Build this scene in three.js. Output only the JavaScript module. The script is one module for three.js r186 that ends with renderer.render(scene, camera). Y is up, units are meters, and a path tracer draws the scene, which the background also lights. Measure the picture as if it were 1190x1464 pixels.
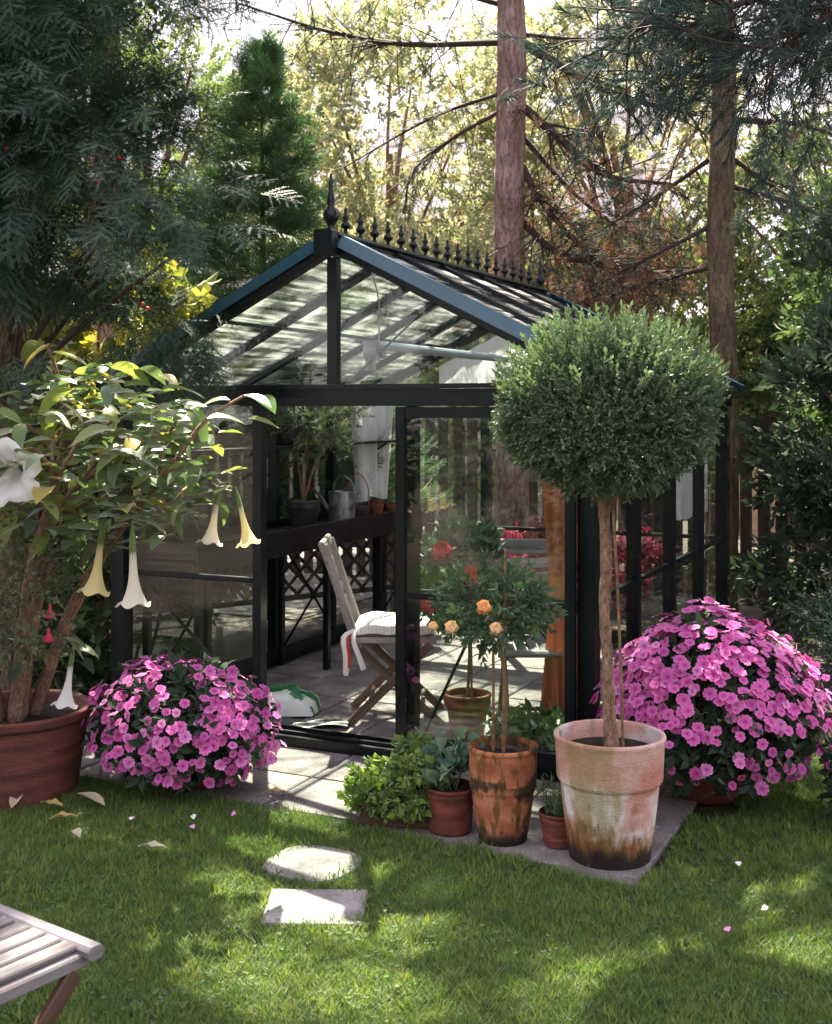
import * as THREE from 'three';
import { mergeGeometries as mergeRaw } from 'three/addons/utils/BufferGeometryUtils.js';

// ---------------------------------------------------------------- camera, sky, sun, exposure
const scene = new THREE.Scene();
const TURN = 25.1 * Math.PI / 180;                       // the view runs 25 degrees off the greenhouse's long axis
const camera = new THREE.PerspectiveCamera(45.84, 1190 / 1464, 0.05, 300);
camera.position.set(2.83, 1.65, 5.11);
camera.rotation.y = TURN;
camera.setViewOffset(1190, 1464, 0, 147, 1190, 1464);    // lens shifted down: verticals stay vertical
camera.updateProjectionMatrix();
camera.focus = 5; camera.userData.fStop = 5.6;

const SUN = new THREE.Vector3(-0.329, 0.793, -0.512).normalize();
const sun = new THREE.DirectionalLight(new THREE.Color().setRGB(1, 0.9, 0.72), 5);
sun.position.copy(SUN).multiplyScalar(30);
sun.castShadow = true;
sun.shadow.mapSize.set(4096, 4096);
Object.assign(sun.shadow.camera, { left: -14, right: 14, top: 14, bottom: -14, near: 1, far: 80 });
sun.shadow.radius = 1;
scene.add(sun, sun.target);

const SKY = 0.31;
{
  const w = 256, h = 128, d = new Float32Array(w * h * 4);
  for (let j = 0; j < h; j++) {
    const el = ((j + 0.5) / h - 0.5) * Math.PI;          // first row looks straight down
    const t = Math.pow(Math.max(0, Math.sin(el)), 0.55);
    for (let i = 0; i < w; i++) {
      const k = (j * w + i) * 4;
      d[k] = SKY * (1.32 - 0.44 * t); d[k + 1] = SKY * (1.26 - 0.44 * t); d[k + 2] = SKY * (1.22 - 0.18 * t); d[k + 3] = 1;
    }
  }
  const t = new THREE.DataTexture(d, w, h, THREE.RGBAFormat, THREE.FloatType);
  t.mapping = THREE.EquirectangularReflectionMapping; t.magFilter = THREE.LinearFilter; t.needsUpdate = true;
  scene.background = t; scene.environment = t;
}
const renderer = new THREE.WebGLRenderer({ antialias: true });
renderer.setSize(832, 1024);
renderer.toneMapping = THREE.LinearToneMapping;
renderer.toneMappingExposure = 6.2;
renderer.shadowMap.enabled = true;

// ---------------------------------------------------------------- helpers
function mergeGeometries(list) { return mergeRaw(list.every((g) => g.index) ? list : list.map((g) => (g.index ? g.toNonIndexed() : g))); }
function rng(seed) { let s = seed | 0; return () => { s = (s + 0x6d2b79f5) | 0; let t = Math.imul(s ^ (s >>> 15), 1 | s); t = (t + Math.imul(t ^ (t >>> 7), 61 | t)) ^ t; return ((t ^ (t >>> 14)) >>> 0) / 4294967296; }; }
const V = (x, y, z) => new THREE.Vector3(x, y, z);
const used = {};
function numbered(n) { if (!(n in used)) { used[n] = 0; return n; } used[n]++; return n + '_' + String(used[n]).padStart(3, '0'); }
function tag(o, label, category, group, kind) { o.userData = { label, category }; if (group) o.userData.group = group; if (kind) o.userData.kind = kind; return o; }
function thing(name, label, category, pos = [0, 0, 0], turn = 0, group) {
  const o = new THREE.Group(); o.name = numbered(name); o.position.set(...pos); o.rotation.y = turn; scene.add(o); return tag(o, label, category, group);
}
function part(name, geo, mat, parent) {
  const m = new THREE.Mesh(Array.isArray(geo) ? mergeGeometries(geo) : geo, mat); m.name = name; m.castShadow = m.receiveShadow = true; (parent || scene).add(m); return m;
}
function struct(name, geo, mat, label) { const m = part(numbered(name), geo, mat, scene); m.userData = { label, category: name.split('_').pop(), kind: 'structure' }; return m; }
function dup(o, pos, turn, label) { const c = o.clone(); c.name = numbered(o.name.replace(/_\d{3}$/, '')); c.userData = { ...o.userData }; if (label) c.userData.label = label; c.position.set(...pos); c.rotation.y = turn; scene.add(c); return c; }

function geom(pos, uv, idx, flat = true, col) {
  let g = new THREE.BufferGeometry();
  g.setAttribute('position', new THREE.Float32BufferAttribute(pos, 3));
  g.setAttribute('uv', new THREE.Float32BufferAttribute(uv || new Array(pos.length / 3 * 2).fill(0), 2));
  if (col) g.setAttribute('color', new THREE.Float32BufferAttribute(col, 3));
  g.setIndex(idx);
  if (flat) g = g.toNonIndexed();
  g.computeVertexNormals();
  return g;
}
// a bar with chamfered edges from p to q; w across, h along up
function beam(p, q, w, h = w, c = 0.004, up = [0, 1, 0]) {
  p = V(...p); q = V(...q); const z = q.clone().sub(p), L = z.length(); z.divideScalar(L);
  let u = V(...up); if (Math.abs(u.dot(z)) > 0.97) u = V(0, 0, 1);
  if (Math.abs(u.dot(z)) > 0.97) u = V(1, 0, 0);
  const x = V().crossVectors(u, z).normalize(), y = V().crossVectors(z, x);
  const a = w / 2, b = h / 2, k = Math.min(c, a * 0.6, b * 0.6);
  const pr = [[a, -b + k], [a, b - k], [a - k, b], [-a + k, b], [-a, b - k], [-a, -b + k], [-a + k, -b], [a - k, -b]];
  const pos = [], uv = [], idx = []; let per = 0;
  const o = (L * 7.3 + p.x * 3.1 + p.y * 1.7 + p.z * 5.9) % 1;
  for (let i = 0; i <= 8; i++) {
    const [m, n] = pr[i % 8];
    if (i) { const [m0, n0] = pr[i - 1]; per += Math.hypot(m - m0, n - n0); }
    for (const e of [p, q]) { const v = e.clone().addScaledVector(x, m).addScaledVector(y, n); pos.push(v.x, v.y, v.z); uv.push(e === p ? o : L + o, per + o); }
  }
  for (let i = 0; i < 8; i++) { const s = i * 2; idx.push(s, s + 2, s + 3, s, s + 3, s + 1); }
  for (const [e, off] of [[p, 0], [q, 1]]) {
    const s = pos.length / 3;
    for (let i = 0; i < 8; i++) { pos.push(pos[(i * 2 + off) * 3], pos[(i * 2 + off) * 3 + 1], pos[(i * 2 + off) * 3 + 2]); uv.push(pr[i][0] + o, pr[i][1]); }
    for (let i = 1; i < 7; i++) off ? idx.push(s, s + i, s + i + 1) : idx.push(s, s + i + 1, s + i);
  }
  return geom(pos, uv, idx);
}
const bx = (x0, x1, y0, y1, z0, z1, c = 0.004) => beam([(x0 + x1) / 2, (y0 + y1) / 2, z0], [(x0 + x1) / 2, (y0 + y1) / 2, z1], x1 - x0, y1 - y0, c);
// a flat convex plate of thickness t through the given corners
function plate(pts, t) {
  const P = pts.map((p) => V(...p)), n = V().crossVectors(P[1].clone().sub(P[0]), P[2].clone().sub(P[0])).normalize();
  const ex = P[1].clone().sub(P[0]).normalize(), ey = V().crossVectors(n, ex), pos = [], uv = [], idx = [], m = P.length;
  const put = (v, s) => { const q = v.clone().addScaledVector(n, s * t / 2); pos.push(q.x, q.y, q.z); const d = v.clone().sub(P[0]); uv.push(d.dot(ex), d.dot(ey)); };
  for (const s of [1, -1]) P.forEach((v) => put(v, s));
  for (let i = 1; i < m - 1; i++) idx.push(0, i, i + 1, m, m + i + 1, m + i);
  for (let i = 0; i < m; i++) { const j = (i + 1) % m; idx.push(i, m + i, m + j, i, m + j, j); }
  return geom(pos, uv, idx);
}
// a tapered tube through points; radii per point or [r0, r1]
function tube(pts, radii, seg = 6, steps = 0, bump = 0, seed = 1) {
  const r = rng(seed * 977 + pts.length);
  const P = pts.map((p) => p.isVector3 ? p : V(...p));
  const n = steps || Math.max(2, (P.length - 1) * 3), c = new THREE.CatmullRomCurve3(P), C = [];
  for (let i = 0; i <= n; i++) C.push(c.getPoint(i / n));
  const pos = [], uv = [], idx = []; let nx = V(1, 0.13, 0.21), len = 0;
  for (let i = 0; i <= n; i++) {
    const tg = C[Math.min(n, i + 1)].clone().sub(C[Math.max(0, i - 1)]).normalize();
    nx.addScaledVector(tg, -nx.dot(tg)); if (nx.lengthSq() < 1e-4) nx = V(0.3, 0.2, 1).addScaledVector(tg, -tg.z); nx.normalize();
    const by = V().crossVectors(tg, nx), t = i / n;
    const k = t * (radii.length - 1), k0 = Math.min(radii.length - 2, Math.floor(k)), rad = radii[k0] + (radii[k0 + 1] - radii[k0]) * (k - k0);
    if (i) len += C[i].distanceTo(C[i - 1]);
    for (let j = 0; j <= seg; j++) {
      const a = j / seg * Math.PI * 2, q = rad * (1 + (j < seg ? bump * (r() - 0.5) : 0));
      const v = C[i].clone().addScaledVector(nx, Math.cos(a) * q).addScaledVector(by, Math.sin(a) * q);
      if (j === seg) { const s = pos.length - seg * 3; v.set(pos[s], pos[s + 1], pos[s + 2]); }
      pos.push(v.x, v.y, v.z); uv.push(j / seg * Math.max(0.02, rad) * 6.28, len);
    }
  }
  for (let i = 0; i < n; i++) for (let j = 0; j < seg; j++) { const a = i * (seg + 1) + j, b = a + seg + 1; idx.push(a, a + 1, b, a + 1, b + 1, b); }
  const s = pos.length / 3, e = C[n]; pos.push(e.x, e.y, e.z); uv.push(0, len);
  for (let j = 0; j < seg; j++) idx.push(n * (seg + 1) + j, n * (seg + 1) + j + 1, s);
  return geom(pos, uv, idx, false);
}
// a turned shape; uv: u round, v by height over hgt
function turned(profile, seg = 32, hgt = 1) {
  const g = new THREE.LatheGeometry(profile.map(([r, y]) => new THREE.Vector2(Math.max(r, 1e-4), y)), seg);
  const p = g.attributes.position, u = g.attributes.uv;
  for (let i = 0; i < p.count; i++) u.setXY(i, u.getX(i), p.getY(i) / hgt);
  return g.toNonIndexed();
}
const moved = (g, x, y, z) => g.clone().translate(x, y, z);

// noise and computed textures
const H = (x, y, s) => { let h = Math.imul(x | 0, 374761393) ^ Math.imul(y | 0, 668265263) ^ Math.imul(s | 0, 2246822519); h = Math.imul(h ^ (h >>> 13), 1274126177); return ((h ^ (h >>> 16)) >>> 0) / 4294967296; };
function vnoise(u, v, n, m, s) {                          // tiles over 0..1, n by m cells
  const x = u * n, y = v * m, i = Math.floor(x), j = Math.floor(y), a = x - i, b = y - j, f = a * a * (3 - 2 * a), g = b * b * (3 - 2 * b);
  const w = (p, q) => H(((p % n) + n) % n, ((q % m) + m) % m, s);
  return (w(i, j) * (1 - f) + w(i + 1, j) * f) * (1 - g) + (w(i, j + 1) * (1 - f) + w(i + 1, j + 1) * f) * g;
}
function fbm(u, v, n, m, s, oct = 4) { let a = 0.5, t = 0, k = 0; for (let o = 0; o < oct; o++) { t += a * vnoise(u, v, n << o, m << o, s + o * 17); k += a; a *= 0.55; } return t / k; }
function tex(w, h, fn, srgb = true) {
  const d = new Uint8Array(w * h * 4);
  for (let j = 0; j < h; j++) for (let i = 0; i < w; i++) { const c = fn((i + 0.5) / w, (j + 0.5) / h), k = (j * w + i) * 4; for (let q = 0; q < 3; q++) d[k + q] = Math.max(0, Math.min(255, (typeof c === 'number' ? c : c[q]) * 255)); d[k + 3] = 255; }
  const t = new THREE.DataTexture(d, w, h, THREE.RGBAFormat); t.wrapS = t.wrapT = THREE.RepeatWrapping; t.magFilter = THREE.LinearFilter; t.minFilter = THREE.LinearFilter;
  if (srgb) t.colorSpace = THREE.SRGBColorSpace; t.needsUpdate = true; return t;
}
const rep = (t, x, y) => { const c = t.clone(); c.repeat.set(x, y); c.needsUpdate = true; return c; };
const mixc = (a, b, t) => a.map((v, i) => v + (b[i] - v) * Math.max(0, Math.min(1, t)));
const sstep = (a, b, x) => { const t = Math.max(0, Math.min(1, (x - a) / (b - a))); return t * t * (3 - 2 * t); };

function mat(r, g, b, rough = 0.8, o = {}) { return new THREE.MeshPhysicalMaterial({ color: new THREE.Color().setRGB(r, g, b), roughness: rough, ...o }); }
const leafMat = (r, g, b, tr = 0.35) => mat(r, g, b, 1, { transmission: tr, thickness: 0, side: THREE.DoubleSide });

const grainT = tex(512, 256, (u, v) => { const g = fbm(u, v, 4, 48, 3, 4), s = fbm(u, v, 3, 10, 9, 3), k = Math.pow(vnoise(u, v, 3, 90, 41), 3); const t = 0.5 + 0.55 * (g - 0.5) + 0.5 * (s - 0.5) - 0.25 * k; return [t, t, t].map((q) => 0.35 + 0.65 * q); });
const mottleT = tex(512, 512, (u, v) => { const a = fbm(u, v, 5, 5, 21, 5), b = vnoise(u, v, 150, 150, 5); const t = 0.62 + 0.5 * (a - 0.5) + 0.18 * (b - 0.5); return [t, t, t].map((q) => Math.min(1, q + 0.1)); });
const roughT = tex(256, 256, (u, v) => { const t = 0.55 + 0.7 * (fbm(u, v, 6, 6, 61, 4) - 0.4); return [t, t, t]; }, false);
const bumpT = tex(512, 512, (u, v) => { const t = 0.6 * fbm(u, v, 16, 16, 71, 4) + 0.4 * vnoise(u, v, 128, 128, 72); return [t, t, t]; }, false);
const barkH = (u, v) => { const w = u + 0.03 * (fbm(u, v, 6, 8, 81, 3) - 0.5), a = fbm(w, v, 26, 11, 82, 4), b = fbm(u, v, 60, 40, 86, 3); return Math.max(0, Math.min(1, 0.5 + 1.5 * (a - 0.5) + 0.9 * (b - 0.5))); };
const barkT = tex(512, 512, (u, v) => { const c = barkH(u, v), p = fbm(u, v, 4, 3, 83, 4), q = fbm(u, v, 3, 2, 89, 3); let base = mixc([0.72, 0.6, 0.58], [0.95, 0.88, 0.88], p * 1.6 - 0.3); base = mixc(base, [0.66, 0.66, 0.48], 0.7 * sstep(0.5, 0.7, q)); return mixc(mixc(base, [0.3, 0.22, 0.2], 0.65), base, 0.15 + c * 1.1); });
const barkB = tex(512, 512, (u, v) => { const c = barkH(u, v); return [c, c, c]; }, false);

const M = {
  paint: mat(0.004, 0.007, 0.009, 0.5, { roughnessMap: roughT, specularIntensity: 0.6 }),
  teal: mat(0.032, 0.095, 0.135, 0.5, { roughnessMap: roughT }),  // dark frame paint with blue sky reflection put into the colour
  glass: mat(0.97, 0.99, 0.98, 0.02, { transmission: 1, thickness: 0, ior: 1.5 }),
  galv: mat(0.5, 0.53, 0.56, 0.38, { metalness: 0.75, map: rep(mottleT, 4, 4) }),
  wood: mat(0.42, 0.35, 0.32, 0.75, { map: grainT, bumpMap: grainT, bumpScale: 0.0012 }),
  woodBrown: mat(0.26, 0.13, 0.07, 0.6, { map: grainT, bumpMap: grainT, bumpScale: 0.0012 }),
  woodDark: mat(0.1, 0.075, 0.06, 0.85, { map: rep(grainT, 0.6, 2), bumpMap: grainT, bumpScale: 0.002 }),
  woodGrey: mat(0.46, 0.42, 0.44, 0.8, { map: grainT, bumpMap: grainT, bumpScale: 0.0015 }),
  bamboo: mat(0.45, 0.28, 0.12, 0.6, { map: rep(grainT, 3, 1) }),
  soil: mat(0.1, 0.065, 0.05, 0.95, { map: rep(mottleT, 6, 6), bumpMap: rep(bumpT, 6, 6), bumpScale: 0.02 }),
  bark: mat(0.58, 0.49, 0.47, 0.9, { map: rep(barkT, 1.6, 0.9), bumpMap: rep(barkB, 1.6, 0.9), bumpScale: 0.02 }),
  barkGreen: mat(0.27, 0.25, 0.16, 0.9, { map: rep(barkT, 1.6, 0.9), bumpMap: rep(barkB, 1.6, 0.9), bumpScale: 0.018 }),
  twig: mat(0.045, 0.028, 0.024, 0.9),
  twigBrown: mat(0.17, 0.1, 0.06, 0.85),
  stemTan: mat(0.52, 0.42, 0.29, 0.8, { map: rep(barkT, 5, 5), bumpMap: rep(barkB, 5, 3), bumpScale: 0.004 }),
  cloth: mat(0.82, 0.82, 0.85, 1, { transmission: 0.35, thickness: 0, side: THREE.DoubleSide }),
  white: mat(0.8, 0.79, 0.78, 0.85),
  red: mat(0.55, 0.04, 0.04, 0.8),
  plasticBlack: mat(0.02, 0.02, 0.023, 0.35),
};

// ---------------------------------------------------------------- ground, lawn, paving
const lawnT = tex(512, 512, (u, v) => { const a = fbm(u, v, 6, 6, 31, 5), b = vnoise(u, v, 180, 180, 33); return mixc([0.16, 0.16, 0.07], [0.3, 0.36, 0.12], a * 1.2 - 0.1 + 0.5 * (b - 0.5)); });
{
  const g = new THREE.CircleGeometry(120, 64).rotateX(-Math.PI / 2), p = g.attributes.position, u = g.attributes.uv;
  for (let i = 0; i < p.count; i++) u.setXY(i, p.getX(i), p.getZ(i));
  g.translate(0, -0.03, 0);
  struct('ground', g, mat(0.16, 0.13, 0.1, 0.95, { map: rep(mottleT, 0.7, 0.7), bumpMap: rep(bumpT, 1, 1), bumpScale: 0.03 }), 'bare brown earth under the shrubs behind the greenhouse');
}
{
  const n = 60, x0 = -3, x1 = 6.5, z0 = 0.9, z1 = 6.5, pos = [], uv = [], idx = [];
  for (let j = 0; j <= n; j++) for (let i = 0; i <= n; i++) { const x = x0 + (x1 - x0) * i / n, z = z0 + (z1 - z0) * j / n; pos.push(x, 0.008 * (fbm(x / 16 + 0.5, z / 16 + 0.5, 24, 24, 5, 3) - 0.5), z); uv.push(x, z); }
  for (let j = 0; j < n; j++) for (let i = 0; i < n; i++) { const a = j * (n + 1) + i, b = a + n + 1; idx.push(a, b, a + 1, a + 1, b, b + 1); }
  const g1 = geom(pos, uv, idx, false);
  const g2 = new THREE.PlaneGeometry(4.7, 2.4).rotateX(-Math.PI / 2).translate(4.14, 0, -0.3);
  const u = g2.attributes.uv, p = g2.attributes.position; for (let i = 0; i < u.count; i++) u.setXY(i, p.getX(i), p.getZ(i));
  struct('lawn', mergeGeometries([g1, g2]), mat(0.75, 0.75, 0.75, 0.95, { map: rep(lawnT, 0.9, 0.9), bumpMap: rep(bumpT, 3, 3), bumpScale: 0.015 }), 'green garden lawn in front of the greenhouse');
}
const slabTones = [[0.37, 0.33, 0.33], [0.42, 0.38, 0.37], [0.33, 0.3, 0.3], [0.4, 0.35, 0.36]].map((c, i) => mat(...c, 0.9, { map: rep(mottleT, 1.3 + i * 0.2, 1.3), bumpMap: rep(bumpT, 2, 2), bumpScale: 0.004 }));
{ // the greenhouse floor: paving slabs on a sand bed
  const bed = struct('greenhouse_floor', bx(-1.2, 1.2, -0.05, 0.006, -2.94, -0.06), slabTones[2], 'grey paving slabs laid as the greenhouse floor');
  const r = rng(11), s = 0.398;
  for (let i = 0; i < 6; i++) for (let j = 0; j < 7; j++) {
    const x = -1.19 + i * s, z = -0.07 - j * s, y = 0.03 + (r() - 0.5) * 0.006, e = 0.004 + r() * 0.003, z1 = Math.max(z - s + e, -2.93);
    part('paving_slab', bx(x + e, x + s - e, 0, y, z1, z - e, 0.005), slabTones[Math.floor(r() * 4)], bed);
  }
}
{ // the strip of paving in front, its lawn edge uneven
  const bed = struct('terrace', bx(-2.4, 1.74, -0.05, 0.004, 0.06, 0.88), slabTones[2], 'narrow strip of grey paving along the greenhouse front');
  const r = rng(12), xs = [-2.39, -1.88, -1.37, -0.86, -0.36, 0.14, 0.63, 1.12, 1.76];
  for (let i = 0; i < 8; i++) {
    const e = 0.006, zm = 0.47 + (r() - 0.5) * 0.04, f = 0.87 + Math.max(0, (xs[i] + 0.3 - 0.63) * 0.14) + r() * 0.03;
    for (const [a, b] of [[0.07, zm - e], [zm + e, f]]) part('paving_slab', bx(xs[i] + e, xs[i + 1] - e, 0, 0.026 + (r() - 0.5) * 0.006, a, b, 0.006), slabTones[Math.floor(r() * 4)], bed);
  }
}
struct('gravel_path', (() => { const g = new THREE.PlaneGeometry(5, 6).rotateX(-Math.PI / 2).translate(-4.6, -0.02, -6.2); const u = g.attributes.uv; for (let i = 0; i < u.count; i++) u.setXY(i, u.getX(i) * 5, u.getY(i) * 6); return g; })(), mat(0.5, 0.47, 0.43, 0.95, { map: rep(mottleT, 1, 1), bumpMap: rep(bumpT, 2, 2), bumpScale: 0.02 }), 'pale gravel path behind the trellis');

// stepping stones
{
  const stoneM = mat(0.56, 0.52, 0.5, 0.9, { map: rep(mottleT, 2, 2), bumpMap: rep(bumpT, 3, 3), bumpScale: 0.004 });
  const r = rng(5), p1 = [], p2 = [];
  for (let i = 0; i < 26; i++) { const a = i / 26 * 6.2832, k = 0.17 * (1 + 0.05 * (r() - 0.5)) * (1 - 0.06 * Math.cos(4 * a)); p1.push([Math.cos(a) * k, Math.sin(a) * k * 0.95]); }
  p2.push([-0.16, -0.135], [0.155, -0.14], [0.16, 0.125], [-0.155, 0.13]);
  const ext = (pts) => { const s = new THREE.Shape(pts.map(([x, y]) => new THREE.Vector2(x, y))); return new THREE.ExtrudeGeometry(s, { depth: 0.035, bevelEnabled: true, bevelSize: 0.006, bevelThickness: 0.006, bevelSegments: 2 }).rotateX(-Math.PI / 2); };
  const a = part(numbered('stepping_stone'), ext(p1), stoneM, scene); a.position.set(0.64, -0.024, 1.31);
  tag(a, 'rounded pale stepping stone half overgrown by grass at its rim', 'stepping stone', 'stepping stones in the lawn');
  const b = part(numbered('stepping_stone'), ext(p2), stoneM, scene); b.position.set(0.84, -0.022, 1.64); b.rotation.y = TURN;
  tag(b, 'square pale stepping stone set in the lawn', 'stepping stone', 'stepping stones in the lawn');
}

// places in the foliage that are left open along the sun's path: [x, y, z, radius]
const GAPS = [[0.78, 0, 2.15, 0.16], [0.58, 0, 1.75, 0.12], [0.64, 0, 1.31, 0.25], [0.84, 0, 1.64, 0.21], [0.3, 0, 0.71, 0.26], [2.01, 0, 0.89, 0.1], [2.28, 0, 1.14, 0.08], [1.27, 0, 1.55, 0.03], [1.82, 0, 1.89, 0.06], [1.35, 0, 2.11, 0.02],
  [-0.5, 0, -0.99, 0.2], [0.14, 0, -1.14, 0.32], [0.05, 0.48, -0.62, 0.3], [0.9, 0.46, 2.98, 0.05], [1.55, 1.9, 0.82, 0.45], [-0.6, 2.1, -1.5, 0.7], [1.75, 0.8, 0, 0.3], [0.9, 0.4, -0.5, 0.2], [-0.1, 1.6, 1.0, 0.25], [-0.5, 1.6, 1.3, 0.22], [0.05, 1.4, 0.95, 0.2], [-2.3, 2.2, -1.3, 0.5], [-3.1, 2.2, -1.2, 0.4], [-0.2, 0.5, 0.95, 0.1], [0.2, 0, 1.2, 0.0], [2.5, 0, 1.9, 0.1], [1.1, 0, 2.5, 0.0]];
const gapP = GAPS.map(([x, y, z, r]) => [V(x, y, z), r]);
const tmpG = V();
function inGap(p, margin = 0.2) { for (const [c, r] of gapP) { const q = r + margin; if (q <= 0) continue; tmpG.copy(p).sub(c); const t = tmpG.dot(SUN); if (t > 0 && tmpG.lengthSq() - t * t < q * q) return true; } return false; }

// ---------------------------------------------------------------- leaves and sprigs
// one leaf from the origin along +y, its face to +z
function leaf(len, wid, { n = 4, fold = 0.25, droop = 0.2, tip = 0.8, wave = 0, seed = 1 } = {}) {
  const r = rng(seed), pos = [], uv = [], idx = [];
  for (let i = 0; i <= n; i++) {
    const t = i / n, w = wid / 2 * Math.pow(Math.sin(Math.PI * Math.pow(t * 0.985 + 0.008, tip)), 0.85), y = len * (t - 0.25 * droop * t * t), z = -droop * len * t * t;
    const a = wave * wid * (r() - 0.5), b = wave * wid * (r() - 0.5);
    pos.push(-w, y, z + fold * w + a, 0, y, z, w, y, z + fold * w + b); uv.push(0, t, 0.5, t, 1, t);
  }
  for (let i = 0; i < n; i++) { const a = i * 3; idx.push(a, a + 1, a + 4, a, a + 4, a + 3, a + 1, a + 2, a + 5, a + 1, a + 5, a + 4); }
  return geom(pos, uv, idx, false);
}
const orient = (dir, roll, up = V(0, 1, 0)) => { const q = new THREE.Quaternion().setFromUnitVectors(V(0, 1, 0), dir.clone().normalize()); return q.multiply(new THREE.Quaternion().setFromAxisAngle(V(0, 1, 0), roll)); };
// broad-leaved twig along +y
function sprig(n, len, ll, lw, seed, spread = 0.9, opt = {}) {
  const r = rng(seed), out = [tube([[0, 0, 0], [0.02 * len, len * 0.5, 0], [0, len, 0]], [len * 0.012, len * 0.004], 3, 2)];
  for (let i = 0; i < n; i++) {
    const t = 0.12 + 0.88 * i / (n - 1), a = i * 2.4 + r(), e = spread * (1 - 0.5 * t) + 0.25 * (r() - 0.5);
    const d = V(Math.cos(a) * Math.sin(e), Math.cos(e), Math.sin(a) * Math.sin(e)), g = leaf(ll * (0.75 + 0.5 * r()), lw * (0.8 + 0.4 * r()), { n: 2, fold: 0.3, droop: 0.25, seed: i + seed, ...opt });
    g.applyQuaternion(orient(d, r() * 6.28)); g.translate(0, len * t, 0); out.push(g);
  }
  return mergeGeometries(out);
}
// flat or bushy needle twig along +y
function needles(n, len, nl, nw, seed, flat = true, ang = 1.0) {
  const r = rng(seed), pos = [], idx = [];
  const add = (a, b, c) => { const s = pos.length / 3; pos.push(...a, ...b, ...c); idx.push(s, s + 1, s + 2); };
  add([-0.0022, 0, 0], [0.0022, 0, 0], [0, len, 0]);
  for (let i = 0; i < n; i++) {
    const t = (i + r() * 0.7) / n, y = len * t, s = i % 2 ? 1 : -1, e = ang * (1 - 0.45 * t) * (0.85 + 0.3 * r()), l = nl * (0.75 + 0.4 * r()) * (1 - 0.3 * t), az = flat ? (r() - 0.5) * 0.7 : r() * 6.28;
    const dx = s * Math.sin(e) * Math.cos(az) * l, dz = Math.sin(e) * Math.sin(az) * l, dy = Math.cos(e) * l;
    const px = -dy / l * nw, py = dx / l * nw;
    if (flat) add([-px / 2 + 0, y - py / 2, 0], [px / 2, y + py / 2, 0], [dx, y + dy, dz]); else { const q = V(dx, dy, dz).cross(V(r() - 0.5, r() - 0.5, r() - 0.5)).normalize().multiplyScalar(nw / 2); add([q.x, y + q.y, q.z], [-q.x, y - q.y, -q.z], [dx, y + dy, dz]); }
  }
  return geom(pos, null, idx, false);
}
// +y along dir with the face (+z) turned up, give or take jit
function orientUp(dir, jit, r) { const y = dir.clone().normalize(), z = V(0, 1, 0).addScaledVector(y, -y.y); if (z.lengthSq() < 0.02) z.set(1, 0, 0).addScaledVector(y, -y.x); z.normalize(); const x = V().crossVectors(y, z); return new THREE.Quaternion().setFromRotationMatrix(new THREE.Matrix4().makeBasis(x, y, z)).multiply(new THREE.Quaternion().setFromAxisAngle(V(0, 1, 0), (r() - 0.5) * 2 * jit)); }
// a flat fan of needle twigs, drooping towards its tip
function frond(len, n, side, nl, nw, seed, bend) {
  const r = rng(seed), out = [needles(n, len, nl, nw, seed, true, 1.1)];
  for (let i = 0; i < side; i++) { const t = 0.12 + 0.75 * i / side, s = i % 2 ? 1 : -1, l = len * (0.62 - 0.4 * t) * (0.8 + 0.4 * r()), g = needles(Math.round(n * 0.55), l, nl * 0.9, nw, seed + i + 1, true, 1.05); g.rotateZ(-s * (0.75 + 0.25 * r())); g.rotateX(0.25 * (r() - 0.5)); g.translate(0, len * t, 0); out.push(g); }
  const g = mergeGeometries(out), p = g.attributes.position; for (let i = 0; i < p.count; i++) { const y = p.getY(i), x = p.getX(i); p.setZ(i, p.getZ(i) - bend * y * y / len - 0.35 * Math.abs(x) * Math.abs(x) / len); }
  g.computeVertexNormals(); return g;
}
const dummy = new THREE.Matrix4();
function scatter(name, geo, m, list, parent, tones) {
  const o = new THREE.InstancedMesh(geo, m, list.length); o.name = name;
  const c = new THREE.Color(), r = rng(list.length + 3);
  list.forEach(([p, q, s], i) => { dummy.compose(p, q, typeof s === 'number' ? V(s, s, s) : s); o.setMatrixAt(i, dummy); if (tones) { const k = tones[Math.floor(r() * tones.length)], j = 0.85 + 0.3 * r(); o.setColorAt(i, c.setRGB(k[0] * j, k[1] * j, k[2] * j)); } });
  o.userData = { kind: 'stuff' }; o.castShadow = o.receiveShadow = true; parent.add(o); return o;
}
const rdir = (r) => { const z = 2 * r() - 1, a = r() * 6.2832, s = Math.sqrt(1 - z * z); return V(s * Math.cos(a), z, s * Math.sin(a)); };
// clumped foliage in ellipsoids [cx, cy, cz, rx, ry, rz, clumps]; world positions, checked against the gaps
function foliage(ells, per, clumpR, r, { out = 0.75, up = 0.15, smin = 0.7, smax = 1.25, droop = 0, shell = 0.45, gaps = true, off = V(0, 0, 0), flatY = 0.6, level = 0, margin = 0.2 } = {}) {
  const list = [], centres = [];
  for (const [cx, cy, cz, rx, ry, rz, n] of ells) for (let k = 0; k < n; k++) {
    const d = rdir(r), f = Math.pow(shell + (1 - shell) * r(), 0.6), c = V(cx + d.x * rx * f, cy + d.y * ry * f, cz + d.z * rz * f);
    centres.push(c);
    const axis = V(d.x / rx, d.y / ry, d.z / rz).normalize();
    for (let i = 0; i < per; i++) {
      const e = rdir(r), g = Math.cbrt(r()) * clumpR, p = V(c.x + e.x * g, c.y + e.y * g * flatY, c.z + e.z * g);
      if (gaps && inGap(p.clone().add(off), margin)) continue;
      const dir = axis.clone().multiplyScalar(out).addScaledVector(e, 0.6).addScaledVector(rdir(r), 0.5); dir.y += up - droop;
      list.push([p, level ? orientUp(dir, level, r) : orient(dir, r() * 6.28), smin + (smax - smin) * r()]);
    }
  }
  return { list, centres };
}
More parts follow.
